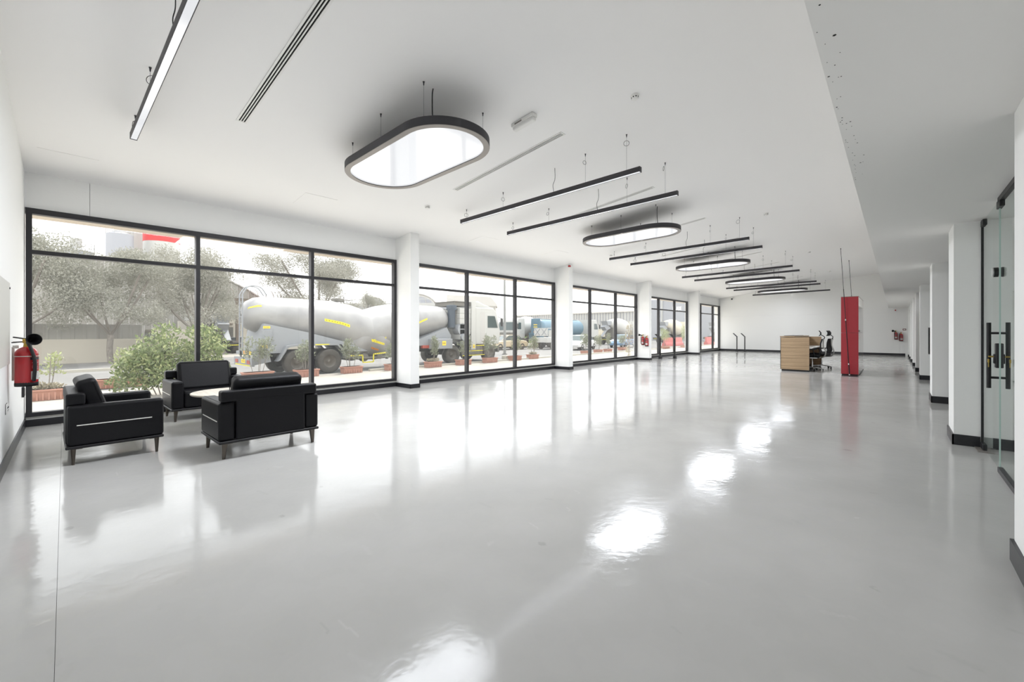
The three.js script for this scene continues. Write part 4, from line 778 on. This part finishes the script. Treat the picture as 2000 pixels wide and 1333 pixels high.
{
  const o = thing('pickup_truck', 'white pickup with a lattice tailgate beside the blue tanker', 'pickup', P(-26.3, 33.3, GY), PI / 2);
  part('bed', [bx(2.3, 0.5, 1.7, 1.15, 0.95, 0), bx(0.06, 0.8, 1.7, 0.03, 1.75, 0.0), bx(2.3, 0.06, 0.05, 1.15, 2.12, 0.83), bx(2.3, 0.06, 0.05, 1.15, 2.12, -0.83)], M.truckWhite, o);
  part('lattice', [-0.42, 0.42].flatMap(z => [put(bx(0.03, 0.9, 0.06), -0.01, 1.75, z, 0.75), put(bx(0.03, 0.9, 0.06), -0.01, 1.75, z, -0.75)]), M.truckGrey, o);
  part('cab', prism([[2.35, 0.65], [2.35, 1.95], [3.5, 1.95], [4.1, 1.35], [5.1, 1.2], [5.15, 0.65]], 1.75, 0.06), M.truckWhite, o); part('windows', prism([[2.6, 1.4], [2.6, 1.85], [3.4, 1.85], [3.9, 1.4]], 1.77), M.windscreen, o);
  for (const x of [1.0, 4.3]) for (const z of [0.75, -0.75]) wheel(o, x, z, 0.38, 0.24);
}
{
  const o = thing('van', 'cream van standing behind the green bush', 'van', P(-34.1, 4.95, GY), 0);
  part('body', prism([[0, 0.35], [0, 1.75], [0.15, 1.95], [3.6, 1.95], [4.3, 1.15], [4.8, 1.0], [4.8, 0.35]], 1.8, 0.08), std({ color: 0x645e51, roughness: 0.7 }), o);
  part('side_windows', [bx(1.0, 0.45, 1.82, 0.8, 1.5, 0), bx(1.0, 0.45, 1.82, 2.0, 1.5, 0), prism([[2.7, 1.28], [2.7, 1.72], [3.5, 1.72], [3.9, 1.28]], 1.82)], M.windscreen, o);
  for (const x of [0.9, 3.9]) for (const z of [0.8, -0.8]) wheel(o, x, z, 0.34, 0.22);
}

// ---------------------------------------------------------------- buildings and street furniture
{
  const o = thing('boundary_wall', 'cream boundary wall with ribbed metal sheets on top across the road', 'wall', P(-34.8, -10, GY), 0); // runs along -z
  part('masonry', bx(0.25, 1.38, 14.6, 0, 0.69, -7.3), M.cream, o);
  const sh = (() => { const p = [[-0.5, 0], [-0.5, 0.03], [-0.42, 0.03], [-0.38, 0], [-0.1, 0], [-0.06, 0.03], [0.06, 0.03], [0.1, 0], [0.38, 0], [0.42, 0.03], [0.5, 0.03], [0.5, 0], [0.5, -0.01], [-0.5, -0.01]]; const g = prism(p, 0.86); g.rotateX(PI / 2); g.rotateY(PI / 2); return prep(g); })();
  for (let k = 0; k < 14; k++) { const m = new THREE.Mesh(sh, k % 3 ? M.sheet : M.sheet2); m.name = 'sheet'; m.position.set(0.05, 1.81, -0.5 - k * 1.0); o.add(m); }
}
{
  const o = thing('arched_warehouse', 'large ribbed metal warehouse with a curved roof behind the trees', 'building', P(-48, 5.2, GY), 0), R = 13.5, H = 8.0; // gable faces +x
  const arc = (z) => H - (R - Math.sqrt(R * R - z * z)) * 0.72;
  const n = 46, half = 11.4;
  for (let k = 0; k < n; k++) { const z = -half + (k + 0.5) * 2 * half / n, h = arc(z); part('cladding_sheet', bx(0.06, h, 2 * half / n - 0.07, 0.03 + (k % 2) * 0.035, h / 2, -z), k % 2 ? M.sheet : M.sheet2, o); }
  part('backing_wall', prism(Array.from({ length: 25 }, (_, i) => { const z = -half + i * 2 * half / 24; return [z, arc(z) - 0.05]; }).concat([[half, 0], [-half, 0]]), 0.1, 0, 0, 0, 0, 0, PI / 2), M.sheetLight, o);
  const roof = []; for (let i = 0; i < 24; i++) { const a = -half + i * 2 * half / 24, b = a + 2 * half / 24, ya = arc(a), yb = arc(b); roof.push(put(bx(30, 0.12, Math.hypot(b - a, yb - ya) + 0.03), -14.8, (ya + yb) / 2 + 0.06, -(a + b) / 2, Math.atan2(yb - ya, b - a))); }
  part('roof', roof, M.sheetLight, o);
}
{
  const o = thing('gate_canopy', 'brown steel gate canopy with a curved mesh top in the yard', 'gate', P(-42.5, 11.2, GY), 0);
  for (const z of [0, -2.4]) part('post', bx(0.22, 4.6, 0.22, 0, 2.3, z), M.brownSteel, o);
  part('beam', bx(0.2, 0.22, 2.8, 0, 4.6, -1.2), M.brownSteel, o);
  for (let k = 0; k < 7; k++) part('roof_rib', put(new THREE.TorusGeometry(0.9, 0.03, 5, 10, PI / 2), 0.1, 4.6, -k * 0.62 + 0.5, 0, 0, 0), M.brownSteel, o);
}
{
  const o = thing('yard_wall', 'cream yard wall with stepped openings behind the gate', 'wall', P(-45, 7.5, GY), 0);
  part('masonry', [bx(0.25, 2.7, 2.4, 0, 1.35, -1.2), bx(0.25, 2.9, 1.8, 0, 1.45, -4.2), bx(0.25, 1.2, 8.2, 0.3, 0.6, -7)], M.cream, o);
  part('opening', [bx(0.05, 1.5, 0.5, 0.13, 1.5, -1.6), bx(0.05, 1.4, 0.6, 0.13, 1.5, -3.7)], M.dirt, o);
  part('wall_lamp', [rb(0.2, 0.12, 0.3, 0.03, 0.2, 2.45, -1.6), rb(0.2, 0.12, 0.3, 0.03, 0.2, 2.5, -3.8)], M.brownSteel, o);
  part('roller_shutter', bx(0.1, 2.6, 3.2, -0.6, 2.4, -7.4), M.sheet2, o);
}
{
  const o = thing('dust_bin', 'dark grey bin by the yard wall', 'bin', P(-43.8, 11.3, GY), 0);
  part('body', prism([[-0.32, 0], [0.32, 0], [0.42, 1.2], [-0.42, 1.2]], 0.9, 0.02), M.bin, o); part('lid', rb(0.9, 0.1, 0.95, 0.03, 0, 1.24, 0), M.bin, o);
  const c = thing('red_canopy', 'red sloping canopy behind the tanker ladder', 'canopy', P(-47, 15.3, GY), 0);
  part('canopy', prism([[-1.6, 4.6], [1.9, 2.6], [1.9, 2.2], [-1.6, 4.0]], 1.6, 0, 0, 0, 0, 0, PI / 2), M.barrier, c); part('posts', [bx(0.15, 2.4, 0.15, 0, 1.2, -1.7), bx(0.15, 4.2, 0.15, 0, 2.1, 1.4)], M.truckWhite, c);
}
function silo(label, pos, r, h, bands, mat) {
  const o = thing('silo', label, 'silo', pos, 0, 'tall silos behind the trees');
  part('shell', cyl(r, r, h, 0, h / 2, 0, 0, 0, 0, 36), mat, o);
  for (const [y0, y1] of bands) part('red_band', cyl(r + 0.02, r + 0.02, y1 - y0, 0, (y0 + y1) / 2, 0, 0, 0, 0, 36), M.siloRed, o);
  part('cone', cyl(0.4, r, r * 0.35, 0, h + r * 0.17, 0, 0, 0, 0, 36), mat, o);
  part('railing', [...Array.from({ length: 14 }, (_, k) => { const a = k / 14 * PI * 2; return bar(V(Math.cos(a) * r, h, Math.sin(a) * r), V(Math.cos(a) * r, h + 1.3, Math.sin(a) * r), 0.04, 5); }), new THREE.TorusGeometry(r, 0.04, 5, 36).rotateX(PI / 2).translate(0, h + 1.3, 0), new THREE.TorusGeometry(r, 0.04, 5, 36).rotateX(PI / 2).translate(0, h + 0.7, 0), cyl(0.7, 0.7, 2.2, 0, h + 1.0, 0)], M.roofGrey, o);
}
silo('grey silo with a railed top rising above the trees at the left', P(-88, 7.6, GY), 1.6, 16.6, [], M.facade);
silo('lower grey silo at the far left behind the trees', P(-96, 3.2, GY), 2.1, 14.4, [], M.facade);
silo('white silo with red bands, left of the pair', P(-98, 10.2, GY), 2.5, 22.5, [[19.4, 21.4]], M.truckWhite);
silo('white silo with a broad red band, right of the pair', P(-90, 12.9, GY), 2.4, 22, [[16.4, 19.2]], M.truckWhite);
function hangar(label, pos, turn, w, h, wallH, L, mat) {
  const o = thing('hangar', label, 'building', pos, turn, 'distant hangars');
  const pts = Array.from({ length: 17 }, (_, i) => { const a = PI - i / 16 * PI; return [Math.cos(a) * w / 2, wallH + Math.sin(a) * (h - wallH)]; });
  part('shell', prism([...pts, [w / 2, 0], [-w / 2, 0]], L, 0, 0, 0, -L / 2), mat, o);
  part('gable_glazing', prism(pts.map(([x, y]) => [x * 0.9, wallH + (y - wallH) * 0.86]), 0.1, 0, 0, 0, 0.02), M.facade, o);
  part('arch_trim', put(tube(pts.map(([x, y]) => V(x, y, 0.1)), 0.14, 6, 30)), M.sheetLight, o);
  part('glazing_bar', [-0.25, 0, 0.25].map(s => bar(V(s * w, wallH, 0.12), V(s * w * 0.7, wallH + (h - wallH) * 0.8, 0.12), 0.06)), M.sheetLight, o);
  return o;
}
hangar('small distant hangar with arched gable above the tanker', P(-77.5, 44.5, GY), 0.9, 3.4, 8.6, 6.8, 6, M.roofGrey);
hangar('larger distant hangar with arched gable behind the tanker front', P(-67, 47.2, GY), 0.75, 8.3, 8.9, 5.4, 6, M.sheetLight);
{
  const o = thing('grey_workshop', 'long grey workshop with a railed roof behind the tanker', 'building', P(-66, 40, GY), 0.62);
  part('walls', bx(26, 6.2, 5, 0, 3.1, 0), M.facade, o); part('fascia', bx(26.2, 0.5, 5.2, 0, 6.3, 0), M.roofGrey, o);
  part('railing', [bar(V(-13, 7.2, 2.5), V(13, 7.2, 2.5), 0.04), ...Array.from({ length: 14 }, (_, k) => bar(V(-13 + k * 2, 6.5, 2.5), V(-13 + k * 2, 7.2, 2.5), 0.03))], M.roofGrey, o);
  const p = thing('pale_warehouse', 'pale ribbed warehouse with a sloping roof behind the white tractor', 'building', P(-66.4, 60.6, GY), 0.75);
  part('walls', bx(10, 7.2, 8, 0, 3.6, -4), M.sheetLight, p);
  for (let k = 0; k < 12; k++) part('wall_rib', bx(0.12, 7.0, 0.1, -4.8 + k * 0.87, 3.5, 0.05), M.sheet, p);
  part('roof', prism([[-5.3, 7.1], [5.3, 7.1], [5.3, 7.5], [4.0, 9.1], [-5.3, 9.5]], 8.4, 0, 0, 0, -4), M.sheetLight, p);
  const q = thing('ribbed_warehouse', 'long low ribbed metal warehouse across the yard in the third window', 'building', P(-62, 92, GY), -0.1);
  part('walls', bx(46, 6.4, 8, 0, 3.2, -4), M.roofGrey, q);
  for (let k = 0; k < 56; k++) part('wall_rib', bx(0.14, 4.0, 0.14, -22.6 + k * 0.82, 4.3, 0.05), M.facade, q);
  part('base_wall', bx(46, 2.2, 0.3, 0, 1.1, 0.3), M.beige, q); part('eaves', bx(46.4, 0.3, 8.6, 0, 6.4, -4), M.sheetLight, q);
  for (const x of [-4, 6.5, 14]) part('downpipe_duct', bx(0.5, 2.0, 0.4, x, 3.6, 0.3), M.facade, q);
}
const grey = thing('grey_building', 'tall grey building with white letters seen through the fourth window', 'building', P(-23, 82, GY), 0);
{
  part('walls', bx(30, 13, 8, 0, 6.5, -4), M.facade, grey); part('beam_band', [bx(30.2, 0.25, 0.2, 0, 9.6, 0.1), bx(0.3, 13, 0.2, -11.2, 6.5, 0.1)], M.roofGrey, grey);
  part('white_panel', bx(3.4, 3.4, 0.1, 5.6, 7.2, 0.1), M.truckWhite, grey);
}
{
  const font = await new FontLoader().loadAsync('fonts/droid/droid_sans_bold.typeface.json');
  'BLADE'.split('').forEach((ch, k) => { const g = new TextGeometry(ch, { font, size: 0.74, depth: 0.08, curveSegments: 4 }); g.scale(0.55, 1, 1); g.translate(-9.1 + k * 0.36, 5.85, 0.02); part('sign_letter', g, M.white, grey); });
}
{
  const o = thing('lamp_post', 'tall grey lamp post beyond the white tractor', 'lamp post', P(-22.9, 24.4, GY), 0);
  part('post', cyl(0.075, 0.11, 9, 0, 4.5, 0, 0, 0, 0, 16), M.lamp, o); part('base_plate', cyl(0.2, 0.2, 0.05, 0, 0.025, 0), M.dirt, o); part('arm', bar(V(0, 8.9, 0), V(1.4, 9.3, 0), 0.04), M.lamp, o); part('lantern', rb(0.6, 0.1, 0.22, 0.03, 1.5, 9.3, 0), M.lamp, o);
}
[['red plastic road barrier at the left behind the display stands', -20.5, 51], ['red plastic road barrier in the middle of the fourth window', -20.2, 53.2], ['red plastic road barrier at the left of the fifth window', -19.3, 57.2], ['red plastic road barrier at the right of the fifth window', -18.6, 60.2]].forEach(([l, x, d]) => {
  const o = thing('road_barrier', l, 'barrier', P(x, d, GY), PI / 2 - 0.15, 'red plastic road barriers');
  part('body', prism([[-0.3, 0], [0.3, 0], [0.28, 0.3], [0.12, 0.5], [0.1, 1.05], [-0.1, 1.05], [-0.12, 0.5], [-0.28, 0.3]], 1.9, 0.03, 0, 0, 0, 0, PI / 2), M.barrier, o);
  part('slot', [bx(0.4, 0.08, 0.62, -0.45, 0.08, 0), bx(0.4, 0.08, 0.62, 0.45, 0.08, 0)], M.tail, o);
});
{
  const o = thing('standpipe', 'bent yellow pipe above the red barriers in the fifth window', 'pipe', P(-17.0, 57.5, GY), 0);
  part('pipe', tube([V(0, 0, 0), V(0, 1.6, 0), V(0.2, 2.0, 0), V(0.7, 2.1, 0)], 0.07, 8), M.orange, o); part('flange', cyl(0.18, 0.18, 0.04, 0, 0.02, 0), M.dirt, o);
  for (const [l, x, d] of [['grey concrete block on the kerb under the lamp post', -18.3, 19.55], ['grey concrete block at the right end of the second window', -18.2, 24.6]]) { const b = thing('concrete_block', l, 'block', P(x, d, GY), 0.4); part('block', rb(0.3, 0.3, 0.5, 0.03, 0, 0.15, 0), M.kerb, b); part('hollow', [bx(0.12, 0.005, 0.14, 0, 0.301, 0.1), bx(0.12, 0.005, 0.14, 0, 0.301, -0.1)], M.dirt, b); }
  const h = thing('grass_bank', 'strip of green grass on the bank beyond the yard', 'grass', P(-46, 49, GY), 0.75); h.userData.kind = 'stuff';
  const r = rng(88); part('turf', [prism([[-1.8, 0], [1.6, 0], [0.8, 2.3], [-0.6, 2.6], [-1.4, 2.2]], 9, 0, 0, 0, 0, 0, PI / 2)], M.grass, h);
}

// ---------------------------------------------------------------- shadows on, hand over
scene.traverse((o) => { if (o.isMesh) { o.castShadow = true; o.receiveShadow = true; } if (o.isDirectionalLight) o.castShadow = true; });
renderer.render(scene, camera);
